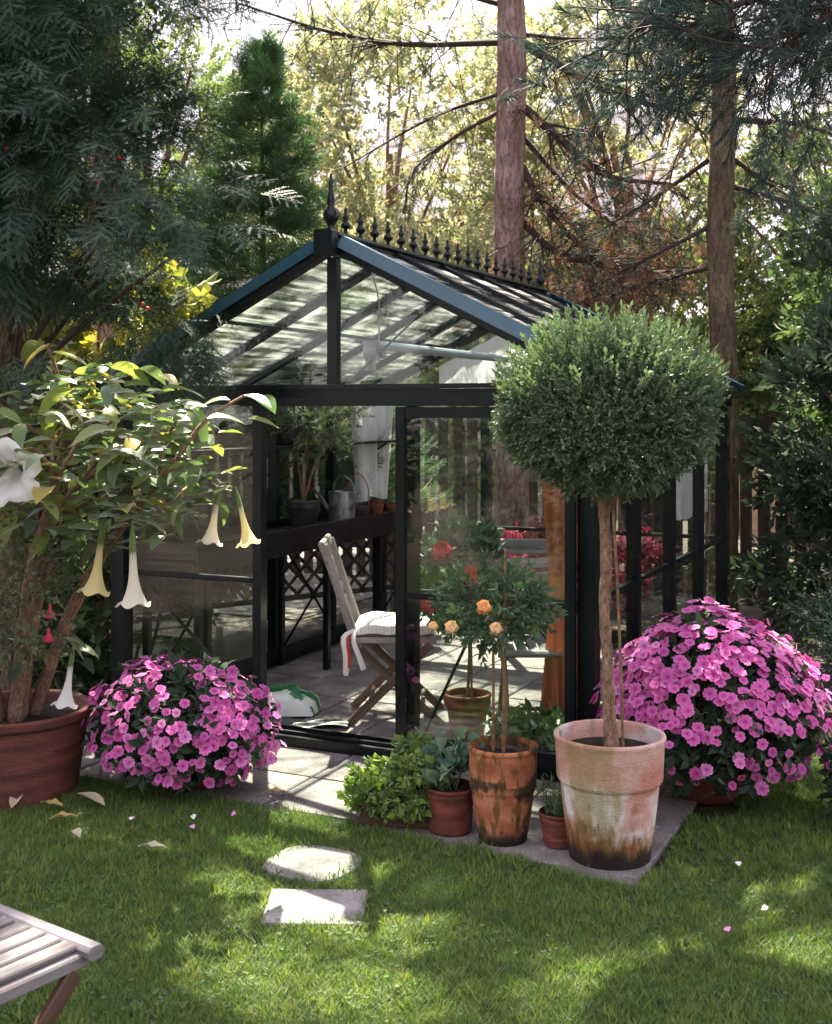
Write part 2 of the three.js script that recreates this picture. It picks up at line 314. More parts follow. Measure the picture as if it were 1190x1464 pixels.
function limbs(base, centres, every, r0, r1, r, seg = 5) {  // limbs bending from a trunk point line to clumps
  const out = [];
  for (let i = 0; i < centres.length; i += every) { const c = centres[i], s = base(c), m = s.clone().lerp(c, 0.5); m.y += 0.12 * s.distanceTo(c) * (r() - 0.2); m.x += 0.1 * (r() - 0.5); out.push(tube([s, m, c], [r0 * (0.6 + 0.6 * r()), r1], seg, 6)); }
  return out;
}

// ---------------------------------------------------------------- greenhouse
const HW = 1.27, LEN = 3.0, EAVE = 1.79, RIDGE = 2.44, DOOR = 0.42, RAIL = 0.8;
const dirtT = tex(512, 512, (u, v) => { const s = fbm(u, v, 40, 3, 101, 3), b = fbm(u, v, 5, 5, 104, 4), t = 0.1 + 0.8 * sstep(0.35, 0.75, 0.55 * s + 0.45 * b); return [t, t, t]; }, false);
M.roofGlass = mat(0.86, 0.9, 0.88, 0.42, { transmission: 1, thickness: 0, ior: 1.5, roughnessMap: dirtT });
M.wallGlass = mat(0.97, 0.99, 0.98, 0.02, { transmission: 1, thickness: 0, ior: 1.45, specularIntensity: 0.8 });
const gh = thing('greenhouse', 'dark green metal greenhouse with glass walls, open front and spiked roof ridge', 'greenhouse');
{
  const P = M.paint, G = (n, g) => part(n, g, P, gh), Y0 = 0.02;
  // base sill
  G('sill', bx(-HW - 0.03, -DOOR - 0.025, Y0, 0.13, -0.035, 0.035)); G('sill', bx(DOOR + 0.025, HW + 0.03, Y0, 0.13, -0.035, 0.035));
  G('sill', bx(-HW - 0.03, HW + 0.03, Y0, 0.13, -LEN - 0.035, -LEN + 0.035));
  for (const s of [-1, 1]) G('sill', bx(s * HW - 0.033, s * HW + 0.033, Y0, 0.128, -LEN + 0.037, -0.037));
  G('threshold', [bx(-DOOR - 0.023, DOOR + 0.023, Y0 - 0.01, 0.075, -0.05, 0.09), bx(-DOOR - 0.02, DOOR + 0.02, 0.076, 0.092, -0.03, -0.018, 0.002), bx(-DOOR - 0.02, DOOR + 0.02, 0.076, 0.092, 0.045, 0.058, 0.002)]);
  // posts
  for (const s of [-1, 1]) for (const z of [0, -LEN]) G('corner_post', bx(s * HW - 0.04, s * HW + 0.04, 0.131, EAVE - 0.07, z - 0.04, z + 0.04, 0.008));
  for (const s of [-1, 1]) for (const z of [0, -LEN]) G('post', bx(s * DOOR - 0.024, s * DOOR + 0.024, 0.131, EAVE - 0.12, z - 0.028, z + 0.028));
  for (const s of [-1, 1]) for (const z of [-0.75, -1.5, -2.25]) G('post', bx(s * HW - 0.032, s * HW + 0.032, 0.13, EAVE - 0.066, z - 0.022, z + 0.022));
  // headers: beam with a projecting lip on top
  for (const z of [0, -LEN]) { G('header', bx(-HW - 0.06, HW + 0.06, EAVE - 0.118, EAVE - 0.045, z - 0.03, z + 0.03)); G('header_lip', bx(-HW - 0.07, HW + 0.07, EAVE - 0.043, EAVE - 0.022, z - 0.05, z + 0.05, 0.003)); }
  for (const s of [-1, 1]) { G('eave_beam', bx(s * HW - 0.03, s * HW + 0.03, EAVE - 0.064, EAVE - 0.01, -LEN + 0.05, -0.05)); G('gutter', tube([[s * (HW + 0.075), EAVE - 0.03, 0.08], [s * (HW + 0.075), EAVE - 0.03, -LEN - 0.08]], [0.038, 0.038], 10, 2)); }
  // rails half way up and the shelf rail
  const rail = (x0, z0, x1, z1, y) => G('rail', beam([x0, y, z0], [x1, y, z1], 0.03, 0.026));
  rail(-HW + 0.04, 0, -DOOR - 0.025, 0, RAIL); rail(DOOR + 0.025, 0, HW - 0.04, 0, RAIL); rail(-HW + 0.04, -LEN, -DOOR - 0.025, -LEN, RAIL); rail(DOOR + 0.025, -LEN, HW - 0.04, -LEN, RAIL); rail(-DOOR + 0.025, -LEN, DOOR - 0.025, -LEN, RAIL);
  for (const s of [-1, 1]) for (let k = 0; k < 4; k++) rail(s * HW, -0.75 * k - 0.028, s * HW, -0.75 * (k + 1) + 0.028, RAIL);
  // diagonal braces low on the walls
  G('brace', beam([DOOR + 0.04, 0.14, -0.06], [HW - 0.5, 0.78, -0.06], 0.022, 0.012)); G('brace', beam([-HW + 0.06, 0.78, -0.06], [-DOOR - 0.05, 0.14, -0.06], 0.022, 0.012));
  for (const s of [-1, 1]) G('brace', beam([s * (HW - 0.045), 0.14, -2.2], [s * (HW - 0.045), 0.78, -1.55], 0.02, 0.012));
  for (const s of [-1, 1]) G('brace', beam([s * (HW - 0.045), 0.14, -0.1], [s * (HW - 0.045), 1.6, -0.72], 0.02, 0.012));
  // gable posts
  for (const z of [0, -LEN]) G('gable_post', bx(-0.026, 0.026, EAVE - 0.02, RIDGE - 0.06, z - 0.022, z + 0.022));
  G('brace', beam([0.0, EAVE - 0.02, -0.12], [0.33, 2.22, -0.5], 0.01, 0.01, 0.002)); G('brace', beam([-0.02, EAVE + 0.03, -0.14], [-1.1, EAVE - 0.02, -0.75], 0.008, 0.008, 0.002));
  // roof: slope direction and rafters
  const ex = HW + 0.07, ey = EAVE - 0.02, at = (s, t, z, up = 0) => { const L = Math.hypot(ex, RIDGE - ey), nx = (RIDGE - ey) / L, ny = ex / L; return [s * (ex * t + nx * up), RIDGE + (ey - RIDGE) * t + ny * up, z]; };
  for (const s of [-1, 1]) {
    for (const z of [0, -LEN]) {
      const o = z === 0 ? 1 : -1;
      G('barge_rafter', beam(at(s, 0.02, z), at(s, 1, z), 0.06, 0.075, 0.004, at(s, 0, 0, 1)));
      // sloping cover strip; its teal paints in sky reflected by the dark frame
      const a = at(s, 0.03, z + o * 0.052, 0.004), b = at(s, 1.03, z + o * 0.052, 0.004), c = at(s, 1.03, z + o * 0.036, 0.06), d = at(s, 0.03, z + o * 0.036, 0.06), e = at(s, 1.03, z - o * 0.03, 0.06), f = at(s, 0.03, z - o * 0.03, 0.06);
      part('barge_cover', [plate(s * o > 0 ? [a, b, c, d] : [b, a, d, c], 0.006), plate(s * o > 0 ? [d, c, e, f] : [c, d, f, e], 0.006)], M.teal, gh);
    }
    for (let k = 1; k < 5; k++) { const z = -LEN * k / 5; G('rafter', beam(at(s, 0.015, z), at(s, 1, z), 0.034, 0.055, 0.004, at(s, 0, 0, 1))); G('glazing_bar', beam(at(s, 0.015, z, 0.034), at(s, 1, z, 0.034), 0.03, 0.012, 0.004, at(s, 0, 0, 1))); }
    for (let k = 0; k < 5; k++) for (let j = 0; j < 2; j++) {
      const z0 = -LEN * k / 5 - 0.018, z1 = -LEN * (k + 1) / 5 + 0.018, t0 = j ? 0.5 : 0.02, t1 = j ? 1.01 : 0.52, u = j ? 0.02 : 0.026;
      const q = [at(s, t0, z0, u), at(s, t1, z0, u), at(s, t1, z1, u), at(s, t0, z1, u)];
      part('roof_pane', plate(s > 0 ? q : q.reverse(), 0.004), M.roofGlass, gh);
    }
    G('purlin', beam(at(s, 0.5, -0.05, -0.012), at(s, 0.5, -LEN + 0.05, -0.012), 0.02, 0.02));
  }
  G('ridge_beam', [bx(-0.035, 0.035, RIDGE - 0.05, RIDGE + 0.035, -LEN - 0.03, 0.04), bx(-0.055, 0.055, RIDGE + 0.036, RIDGE + 0.05, -LEN - 0.04, 0.05)]);
  G('ridge_cap', bx(-0.05, 0.05, RIDGE - 0.06, RIDGE + 0.065, 0.052, 0.11, 0.01));
  // cresting
  const spike = turned([[0.0, 0], [0.013, 0], [0.011, 0.012], [0.006, 0.02], [0.006, 0.04], [0.014, 0.05], [0.016, 0.062], [0.008, 0.074], [0.007, 0.09], [0.012, 0.098], [0.007, 0.106], [0.0045, 0.125], [0.005, 0.14], [0.0, 0.15]], 8);
  const web = bx(-0.006, 0.006, 0.0, 0.018, -0.045, 0.045, 0.002);
  for (let k = 0; k < 18; k++) { const z = -0.12 - k * (LEN - 0.2) / 18; const sp = G('cresting_spike', spike); sp.position.set(0, RIDGE + 0.051, z); sp.scale.set(1.7, 1, 1.7); const b = part('cresting_web', web, P, sp); b.position.y = 0.0; }
  const fin = turned([[0, 0], [0.035, 0], [0.037, 0.02], [0.022, 0.03], [0.022, 0.045], [0.045, 0.065], [0.05, 0.09], [0.04, 0.115], [0.02, 0.13], [0.026, 0.15], [0.024, 0.17], [0.014, 0.2], [0.011, 0.235], [0.016, 0.245], [0.009, 0.256], [0.008, 0.285], [0, 0.29]], 16);
  for (const [z, s] of [[0.03, 1], [-LEN, 0.8]]) { const f = G('ridge_finial', fin); f.position.set(0, RIDGE + 0.05, z); f.scale.set(s * 0.8, s, s * 0.8); }
  // wall glass
  const pane = (pts, m = M.wallGlass) => part('glass_pane', plate(pts, 0.004), m, gh);
  const wallZ = (x0, x1, z) => { for (const [a, b] of [[0.131, RAIL - 0.013], [RAIL + 0.013, EAVE - 0.12]]) pane([[x0, a, z], [x1, a, z], [x1, b, z], [x0, b, z]]); };
  for (const z of [0, -LEN]) { wallZ(-HW + 0.04, -DOOR - 0.024, z); wallZ(DOOR + 0.024, HW - 0.04, z); }
  wallZ(-DOOR + 0.024, DOOR - 0.024, -LEN);
  for (const s of [-1, 1]) for (let k = 0; k < 4; k++) { const z0 = -0.75 * k - 0.03, z1 = -0.75 * (k + 1) + 0.03; for (const [a, b] of [[0.13, RAIL - 0.013], [RAIL + 0.013, EAVE - 0.066]]) pane([[s * HW, a, z0], [s * HW, a, z1], [s * HW, b, z1], [s * HW, b, z0]]); }
  for (const z of [0, -LEN]) for (const s of [-1, 1]) { const b = at(s, 0.93, z, -0.04), t = at(s, 0.04, z, -0.045); pane([[s * 0.027, EAVE - 0.022, z], [b[0], EAVE - 0.022, z], [b[0], b[1], z], [s * 0.027, t[1], z]]); }
  // sliding door pushed open to the right
  const d = new THREE.Group(); d.name = 'door'; gh.add(d); d.position.set(DOOR - 0.045, 0.09, 0.078); d.userData = { label: 'tall glazed sliding door pushed fully open' };
  const W = 0.86, Hd = 1.57;
  for (const x of [0, W - 0.045]) part('stile', bx(x, x + 0.045, 0, Hd, -0.016, 0.016), P, d);
  for (const [y, h] of [[0, 0.06], [0.69, 0.028], [Hd - 0.05, 0.05]]) part('door_rail', bx(0.046, W - 0.046, y, y + h, -0.014, 0.014), P, d);
  for (const [a, b] of [[0.06, 0.69], [0.718, Hd - 0.05]]) part('glass_pane', plate([[0.046, a, 0], [W - 0.046, a, 0], [W - 0.046, b, 0], [0.046, b, 0]], 0.004), M.wallGlass, d);
  G('door_track', bx(-DOOR - 0.05, HW + 0.02, EAVE - 0.125, EAVE - 0.088, 0.052, 0.105, 0.003));
}
{ // pole under the ridge with its bracket
  const o = thing('hanging_pole', 'grey metal pole hung lengthways under the greenhouse roof', 'pole');
  part('pole', tube([[0.08, 1.97, -0.25], [0.08, 1.97, -2.85]], [0.024, 0.024], 12, 2), mat(0.32, 0.36, 0.42, 0.4, { metalness: 0.3 }), o);
  for (const z of [-0.32, -2.7]) part('hanger', [tube([[0.08, 1.99, z], [0.08, 2.2, z], [0.02, 2.4, z]], [0.004, 0.004], 5), beam([0.05, 1.93, z], [0.11, 1.93, z], 0.04, 0.05)], M.galv, o);
  part('end_clamp', [bx(0.045, 0.115, 1.9, 1.99, -0.255, -0.215), bx(0.055, 0.1, 1.84, 1.9, -0.25, -0.22)], M.galv, o);
}
// a cloth sheet with hanging folds: f(u, v) gives a point
function sheet(nu, nv, f) { const pos = [], uv = [], idx = []; for (let j = 0; j <= nv; j++) for (let i = 0; i <= nu; i++) { pos.push(...f(i / nu, j / nv)); uv.push(i / nu, j / nv); } for (let j = 0; j < nv; j++) for (let i = 0; i < nu; i++) { const a = j * (nu + 1) + i, b = a + nu + 1; idx.push(a, a + 1, b, a + 1, b + 1, b); } return geom(pos, uv, idx, false); }
{
  const fold = (u, k, s) => Math.sin(u * k + s) + 0.5 * Math.sin(u * k * 2.3 + s * 2);
  const c1 = part(numbered('white_curtain'), sheet(60, 16, (u, v) => { const w = 0.65 + 0.35 * v; return [-1.15 + 0.03 * fold(u, 26, 1), 1.73 - 0.72 * (1 - v) - 0.02 * Math.sin(u * 9), -2.62 - 0.34 * (u - 0.5) * 2 * w - 0.01]; }), M.cloth, scene);
  tag(c1, 'white curtain hanging in folds by the greenhouse back corner over the staging bench', 'curtain', 'white curtains in the greenhouse');
  const c2 = part(numbered('white_curtain'), sheet(60, 16, (u, v) => [1.15 + 0.03 * fold(u, 24, 2), 1.73 - 0.76 * (1 - v), -2.6 - 0.36 * (u - 0.5) * 2]), M.cloth, scene);
  tag(c2, 'white curtain hanging in folds at the back corner next to the picket fence', 'curtain', 'white curtains in the greenhouse');
  const c3 = part(numbered('gable_cloth'), sheet(80, 20, (u, v) => { const x = -0.75 + 1.85 * u, top = RIDGE - 0.12 - Math.abs(x) * 0.48, lo = 1.66 + 0.05 * Math.sin(u * 7); return [x, lo + (top - lo) * v, -2.93 + 0.018 * fold(u, 50, 0) * (0.5 + 0.5 * (1 - v))]; }), M.cloth, scene);
  tag(c3, 'white shade cloth stretched across the back gable of the greenhouse', 'cloth');
  const c4 = part(numbered('rust_curtain'), sheet(48, 40, (u, v) => { const w = 0.075 + 0.07 * Math.pow(Math.abs(v - 0.46) * 2, 1.3), a = (u - 0.5) * 2; return [1.03 + a * w, 0.06 + 1.6 * v, -0.36 + a * 0.03 + 0.02 * Math.sin(u * 22) * (0.4 + Math.abs(v - 0.46))]; }), mat(0.36, 0.1, 0.04, 1, { side: THREE.DoubleSide, transmission: 0.15, thickness: 0 }), scene);
  tag(c4, 'rust brown curtain gathered in the middle, hanging inside behind the corner post', 'curtain');
}
{ // staging bench along the left wall
  const o = thing('staging_bench', 'dark metal staging bench along the greenhouse side wall', 'bench'), P = M.paint, y = 0.95;
  part('tray', bx(-1.225, -0.852, y - 0.1, y - 0.085, -2.92, -0.07), P, o);
  part('apron', bx(-0.85, -0.835, y - 0.15, y, -2.92, -0.07, 0.003), P, o); part('apron', bx(-1.24, -1.227, y - 0.15, y, -2.92, -0.07, 0.003), P, o);
  part('apron', bx(-1.226, -0.851, y - 0.15, y, -0.085, -0.07, 0.003), P, o); part('apron', bx(-1.226, -0.851, y - 0.15, y, -2.92, -2.905, 0.003), P, o);
  for (const z of [-0.12, -1.48, -2.85]) for (const x of [-1.2, -0.87]) part('leg', bx(x - 0.018, x + 0.018, 0.03, y - 0.101, z - 0.018, z + 0.018), P, o);
  for (const z of [-0.12, -1.48, -2.85]) part('cross_brace', beam([-1.18, 0.15, z], [-0.89, 0.6, z], 0.02, 0.012), P, o);
  part('potting_mix', bx(-1.223, -0.854, y - 0.084, y - 0.05, -2.9, -0.09), M.soil, o);
}
{ // shelf rail higher up on the left wall
  const o = thing('hanging_shelf', 'narrow dark shelf high along the greenhouse side wall', 'shelf');
  part('shelf_board', bx(-1.235, -1.03, 1.41, 1.425, -2.9, -0.15, 0.003), M.paint, o);
  for (const z of [-0.4, -1.2, -2.0, -2.7]) part('bracket', beam([-1.235, 1.3, z], [-1.06, 1.408, z], 0.012, 0.014), M.paint, o);
}

// ---------------------------------------------------------------- furniture
// folding chair, front towards +x, standing at its feet's middle
function foldingChair(name, label, pos, turn, { m = M.wood, legM = M.woodBrown, cushion = false } = {}) {
  const o = thing(name, label, 'chair', pos, turn, 'wooden folding chairs'), SH = 0.44, hw = 0.2;
  for (const s of [-1, 1]) {
    part('leg', beam([-0.235, 0.0, s * (hw + 0.0)], [0.19, SH - 0.02, s * hw], 0.02, 0.042, 0.004), legM, o);
    part('leg', beam([0.25, 0.0, s * (hw - 0.024)], [-0.2, SH - 0.03, s * (hw - 0.024)], 0.02, 0.042, 0.004), legM, o);
    part('back_post', beam([-0.18, SH - 0.05, s * (hw - 0.024)], [-0.36, 0.92, s * (hw - 0.024)], 0.022, 0.045, 0.005), m, o);
    part('seat_rail', beam([-0.22, SH, s * (hw - 0.005)], [0.22, SH, s * (hw - 0.005)], 0.03, 0.03), m, o);
  }
  part('stretcher', beam([-0.12, 0.115, -hw + 0.01], [-0.12, 0.115, hw - 0.01], 0.022, 0.022), legM, o);
  part('stretcher', beam([0.15, 0.1, -hw + 0.035], [0.15, 0.1, hw - 0.035], 0.022, 0.022), legM, o);
  for (let i = 0; i < 7; i++) { const z = -hw + 0.005 + (i + 0.5) * (2 * hw - 0.01) / 7; part('seat_slat', beam([-0.215, SH + 0.024, z], [0.205, SH + 0.024, z], 0.046, 0.014, 0.004), m, o); }
  part('front_rail', beam([0.225, SH + 0.018, -hw - 0.03], [0.225, SH + 0.018, hw + 0.03], 0.045, 0.03, 0.012), m, o);
  for (let i = 0; i < 5; i++) { const t = 0.42 + 0.13 * i, x = -0.18 - 0.18 * t, y = SH - 0.05 + 0.53 * t; part('back_slat', beam([x - 0.012, y, -hw + 0.01], [x - 0.012, y, hw - 0.01], 0.012, 0.05, 0.004, [-0.32, 0.94, 0]), m, o); }
  part('top_rail', beam([-0.365, 0.915, -hw - 0.005], [-0.365, 0.915, hw + 0.005], 0.03, 0.055, 0.01, [-0.32, 0.94, 0]), m, o);
  if (cushion) {
    const stripeT = tex(256, 64, (u, v) => { const k = (u * 11) % 1; return k < 0.07 ? [0.86, 0.66, 0.67] : k > 0.5 && k < 0.54 ? [0.88, 0.78, 0.78] : [0.93, 0.91, 0.9]; });
    const g = sheet(24, 24, (u, v) => { const x = (u - 0.5) * 2, z = (v - 0.5) * 2, k = Math.pow(Math.max(0, (1 - Math.pow(x, 6)) * (1 - Math.pow(z, 6))), 0.4); return [0.01 + x * 0.225 * (1 - 0.04 * z * z), SH + 0.033 + 0.055 * k + 0.004 * Math.sin(x * 9), z * 0.215]; });
    const g2 = sheet(6, 6, (u, v) => [0.01 + (v - 0.5) * 0.44, SH + 0.034, (u - 0.5) * 0.42]);
    const c = thing('seat_cushion', 'white striped seat cushion tied onto the folding chair in the greenhouse', 'cushion', pos, turn);
    part('cushion_pad', mergeGeometries([g, g2]), mat(0.85, 0.85, 0.85, 0.9, { map: stripeT, side: THREE.DoubleSide }), c);
    part('tie', [tube([[-0.2, SH + 0.05, 0.2], [-0.25, SH + 0.02, 0.24], [-0.235, SH - 0.07, 0.25], [-0.24, SH - 0.17, 0.24]], [0.012, 0.016, 0.02, 0.016], 5), tube([[-0.2, SH + 0.05, 0.2], [-0.2, SH, 0.25], [-0.17, SH - 0.08, 0.255], [-0.15, SH - 0.14, 0.25]], [0.01, 0.014, 0.016], 5)], M.white, c);
    part('tie', tube([[-0.21, SH + 0.05, 0.205], [-0.23, SH, 0.258], [-0.22, SH - 0.08, 0.262], [-0.225, SH - 0.13, 0.255]], [0.005, 0.008, 0.009, 0.007], 5), M.red, c);
  }
  return o;
}
foldingChair('folding_chair', 'pale wooden folding chair with a cushion inside the greenhouse door', [0.02, 0.03, -0.625], 0.42, { m: mat(0.78, 0.68, 0.64, 0.7, { map: grainT, bumpMap: grainT, bumpScale: 0.0012 }), legM: mat(0.36, 0.22, 0.16, 0.7, { map: grainT }), cushion: true });
foldingChair('folding_chair', 'bare slatted folding chair beside the rust curtain in the greenhouse', [0.86, 0.03, -0.56], -1.14, { m: M.woodGrey });
foldingChair('folding_chair', 'weathered grey slatted folding chair standing on the lawn', [0.8, 0.0, 3.18], 1.38, { m: M.woodGrey, legM: mat(0.2, 0.1, 0.06, 0.6, { map: grainT }) });

// ---------------------------------------------------------------- terracotta pots
const potTex = (fn) => tex(512, 512, fn);
const terra = mat(0.42, 0.12, 0.075, 0.85, { map: rep(mottleT, 2, 2), bumpMap: rep(bumpT, 3, 3), bumpScale: 0.002 });
const terraRed = mat(0.36, 0.085, 0.055, 0.8, { map: rep(mottleT, 2, 1), bumpMap: rep(bumpT, 3, 3), bumpScale: 0.002 });
const terraPale = mat(1, 1, 1, 0.9, { bumpMap: rep(bumpT, 5, 5), bumpScale: 0.003, map: potTex((u, v) => {       // pale lime bloom, algae climbing from the foot in ragged tongues
  const n = fbm(u, v, 9, 6, 201, 5), f = fbm(u, v, 40, 8, 205, 3), g = vnoise(u, v, 170, 170, 9), d = Math.abs(((u - 0.5 + 1.5) % 1) - 0.5);
  let c = mixc([0.72, 0.46, 0.39], [0.86, 0.75, 0.72], n * 1.5 - 0.25);
  c = mixc(c, [0.9, 0.86, 0.87], sstep(0.5, 0.75, fbm(u, v, 5, 4, 211, 3) + 0.28 * (1 - Math.min(1, Math.hypot((d - 0.03) * 5, (v - 0.45) * 3)))));
  c = mixc(c, [0.62, 0.3, 0.2], 0.7 * sstep(0.55, 0.8, fbm(u, v, 12, 3, 221, 3)) * sstep(0.75, 0.6, v));
  c = mixc(c, [0.55, 0.5, 0.3], 0.55 * sstep(0.5, 0.75, fbm(u, v, 18, 2, 231, 4) + 0.2 * sstep(0.3, 0.05, Math.abs(u - 0.33)) - 0.1));
  const a = sstep(0.42, 0.12, v + 0.42 * (f - 0.5) + 0.22 * (n - 0.5));
  c = mixc(c, [0.4, 0.27, 0.1], a * 0.9); c = mixc(c, [0.13, 0.08, 0.06], sstep(0.2, 0.06, v + 0.16 * (f - 0.5)));
  return c.map((q) => q * (0.93 + 0.14 * g));
}) });
const terraStained = mat(1, 1, 1, 0.85, { bumpMap: rep(bumpT, 4, 4), bumpScale: 0.003, map: potTex((u, v) => {    // orange clay with dark moss in patches
  const n = fbm(u, v, 7, 6, 301, 5), f = fbm(u, v, 34, 5, 305, 4), g = vnoise(u, v, 170, 170, 19);
  let c = mixc([0.55, 0.29, 0.17], [0.8, 0.53, 0.4], n * 1.5 - 0.2);
  c = mixc(c, [0.8, 0.62, 0.5], 0.6 * sstep(0.6, 0.8, f) * sstep(0.6, 0.9, v));
  c = mixc(c, [0.42, 0.3, 0.1], 0.8 * sstep(0.45, 0.62, f));
  const p = fbm(u, v, 7, 6, 311, 5), band = Math.max(0.6 * sstep(0.3, 0.05, Math.abs(v - 0.58) * 2), sstep(0.4, 0.05, v));
  c = mixc(c, [0.14, 0.12, 0.05], 0.8 * sstep(0.46, 0.68, p * 0.8 + band * 0.1 + 0.14 * sstep(0.46, 0.62, u) + 0.35 * (f - 0.5) - 0.3 * sstep(1.4, 0.5, Math.hypot((u - 0.48) * 7, (v - 0.4) * 5.5))));
  c = mixc(c, [0.12, 0.08, 0.05], sstep(0.16, 0.04, v + 0.12 * (f - 0.5)));
  return c.map((q) => q * (0.92 + 0.16 * g));
}) });
function pot(name, label, pos, R, h, m, { foot = 0.68, collar = 0.3, lip = 0.012, wall = 0.022, turn = 0.28, group, fill = 0.86, taper = 0.06 } = {}) {
  const o = thing(name, label, 'pot', pos, turn + Math.PI, group), y = h * (1 - collar), rb = R * foot, rm = R * (1 - taper) - lip, k = rb + (rm - rb) * 0.97;
  const prof = [[0, 0], [rb - 0.006, 0], [rb, 0.008], [rb + (k - rb) * 0.5, y * 0.45], [rb + (k - rb) * 0.85, y * 0.8], [k, y - 0.008], [k + 0.002, y - 0.004], [rm + lip, y + 0.004], [rm + lip + 0.004, y + 0.014], [R - 0.006, h * 0.95], [R, h - 0.014], [R - 0.002, h - 0.004], [R - 0.01, h], [R - wall + 0.006, h - 0.002], [R - wall, h - 0.012], [R - wall * 1.3, h * 0.7], [rb * 0.8, 0.03]];
  part('pot_wall', turned(prof, 48, h), m, o);
  const n = 20, r = rng(Math.round(R * 1000) + Math.round(pos[0] * 77)), rs = R - wall * 1.15;
  part('potting_soil', sheet(24, 6, (u, v) => { const a = u * 6.2832; return [Math.cos(a) * rs * (1 - v), h * fill + 0.012 * (H(Math.round((u % 1) * 24) % 24, v * 6, 3) - 0.5) * (v > 0 ? 1 : 0) + 0.015 * v, Math.sin(a) * rs * (1 - v)]; }), M.soil, o);
  return o;
}
pot('terracotta_pot', 'large pale terracotta pot with a lime bloom and dark algae foot, holding the topiary tree', [1.6, 0.02, 0.825], 0.203, 0.455, terraPale, { foot: 0.72, collar: 0.37, lip: 0.008, wall: 0.022, taper: 0.075 });
pot('terracotta_pot', 'orange terracotta pot stained with dark moss, holding the rose tree', [1.187, 0.026, 0.83], 0.134, 0.36, terraStained, { foot: 0.68, collar: 0.46, lip: 0.004, wall: 0.016, taper: 0.08, turn: 0.35, fill: 0.9 });
pot('terracotta_pot', 'round red clay pot with a blue green leafy plant', [0.967, 0.026, 0.82], 0.1, 0.175, terraRed, { foot: 0.84, collar: 0.22, lip: 0.004, wall: 0.012 });
pot('terracotta_pot', 'small red clay pot with thin herbs between the two tall pots', [1.4, 0.026, 0.8], 0.078, 0.13, terra, { foot: 0.72, collar: 0.24, lip: 0.004, wall: 0.01 });
pot('terracotta_tub', 'wide dark red clay tub holding the angel trumpet shrub', [-0.93, 0.004, 1.14], 0.325, 0.375, mat(0.3, 0.09, 0.065, 0.7, { map: rep(mottleT, 2, 2), bumpMap: rep(bumpT, 3, 3), bumpScale: 0.003 }), { foot: 0.8, collar: 0.12, lip: 0.012, wall: 0.03, taper: 0.02 });
pot('terracotta_bowl', 'shallow clay bowl under the tall mound of pink impatiens', [1.78, 0.0, -0.08], 0.16, 0.17, terraRed, { foot: 0.7, collar: 0.2, lip: 0.006, wall: 0.018 });
pot('terracotta_bowl', 'dark clay bowl under the low mound of pink impatiens', [-0.3, 0.026, 0.72], 0.2, 0.2, terraRed, { foot: 0.7, collar: 0.2, lip: 0.006, wall: 0.018 });
{ // planter box for the parsley
  const o = thing('planter_box', 'low wooden planter box full of bright green parsley', 'planter', [0.74, 0.026, 0.8], TURN * 0.6);
  for (const s of [-1, 1]) { part('board', bx(-0.13, 0.13, 0.005, 0.1, s * 0.085 - 0.008, s * 0.085 + 0.008), M.woodBrown, o); part('board', bx(s * 0.138 - 0.008, s * 0.138 + 0.008, 0, 0.105, -0.092, 0.092), M.woodBrown, o); for (const t of [-1, 1]) part('corner_block', bx(s * 0.15 - 0.006, s * 0.15 + 0.006, 0, 0.12, t * 0.07 - 0.018, t * 0.07 + 0.018), M.woodBrown, o); }
  part('potting_soil', bx(-0.129, 0.129, 0.01, 0.08, -0.076, 0.076), M.soil, o);
}

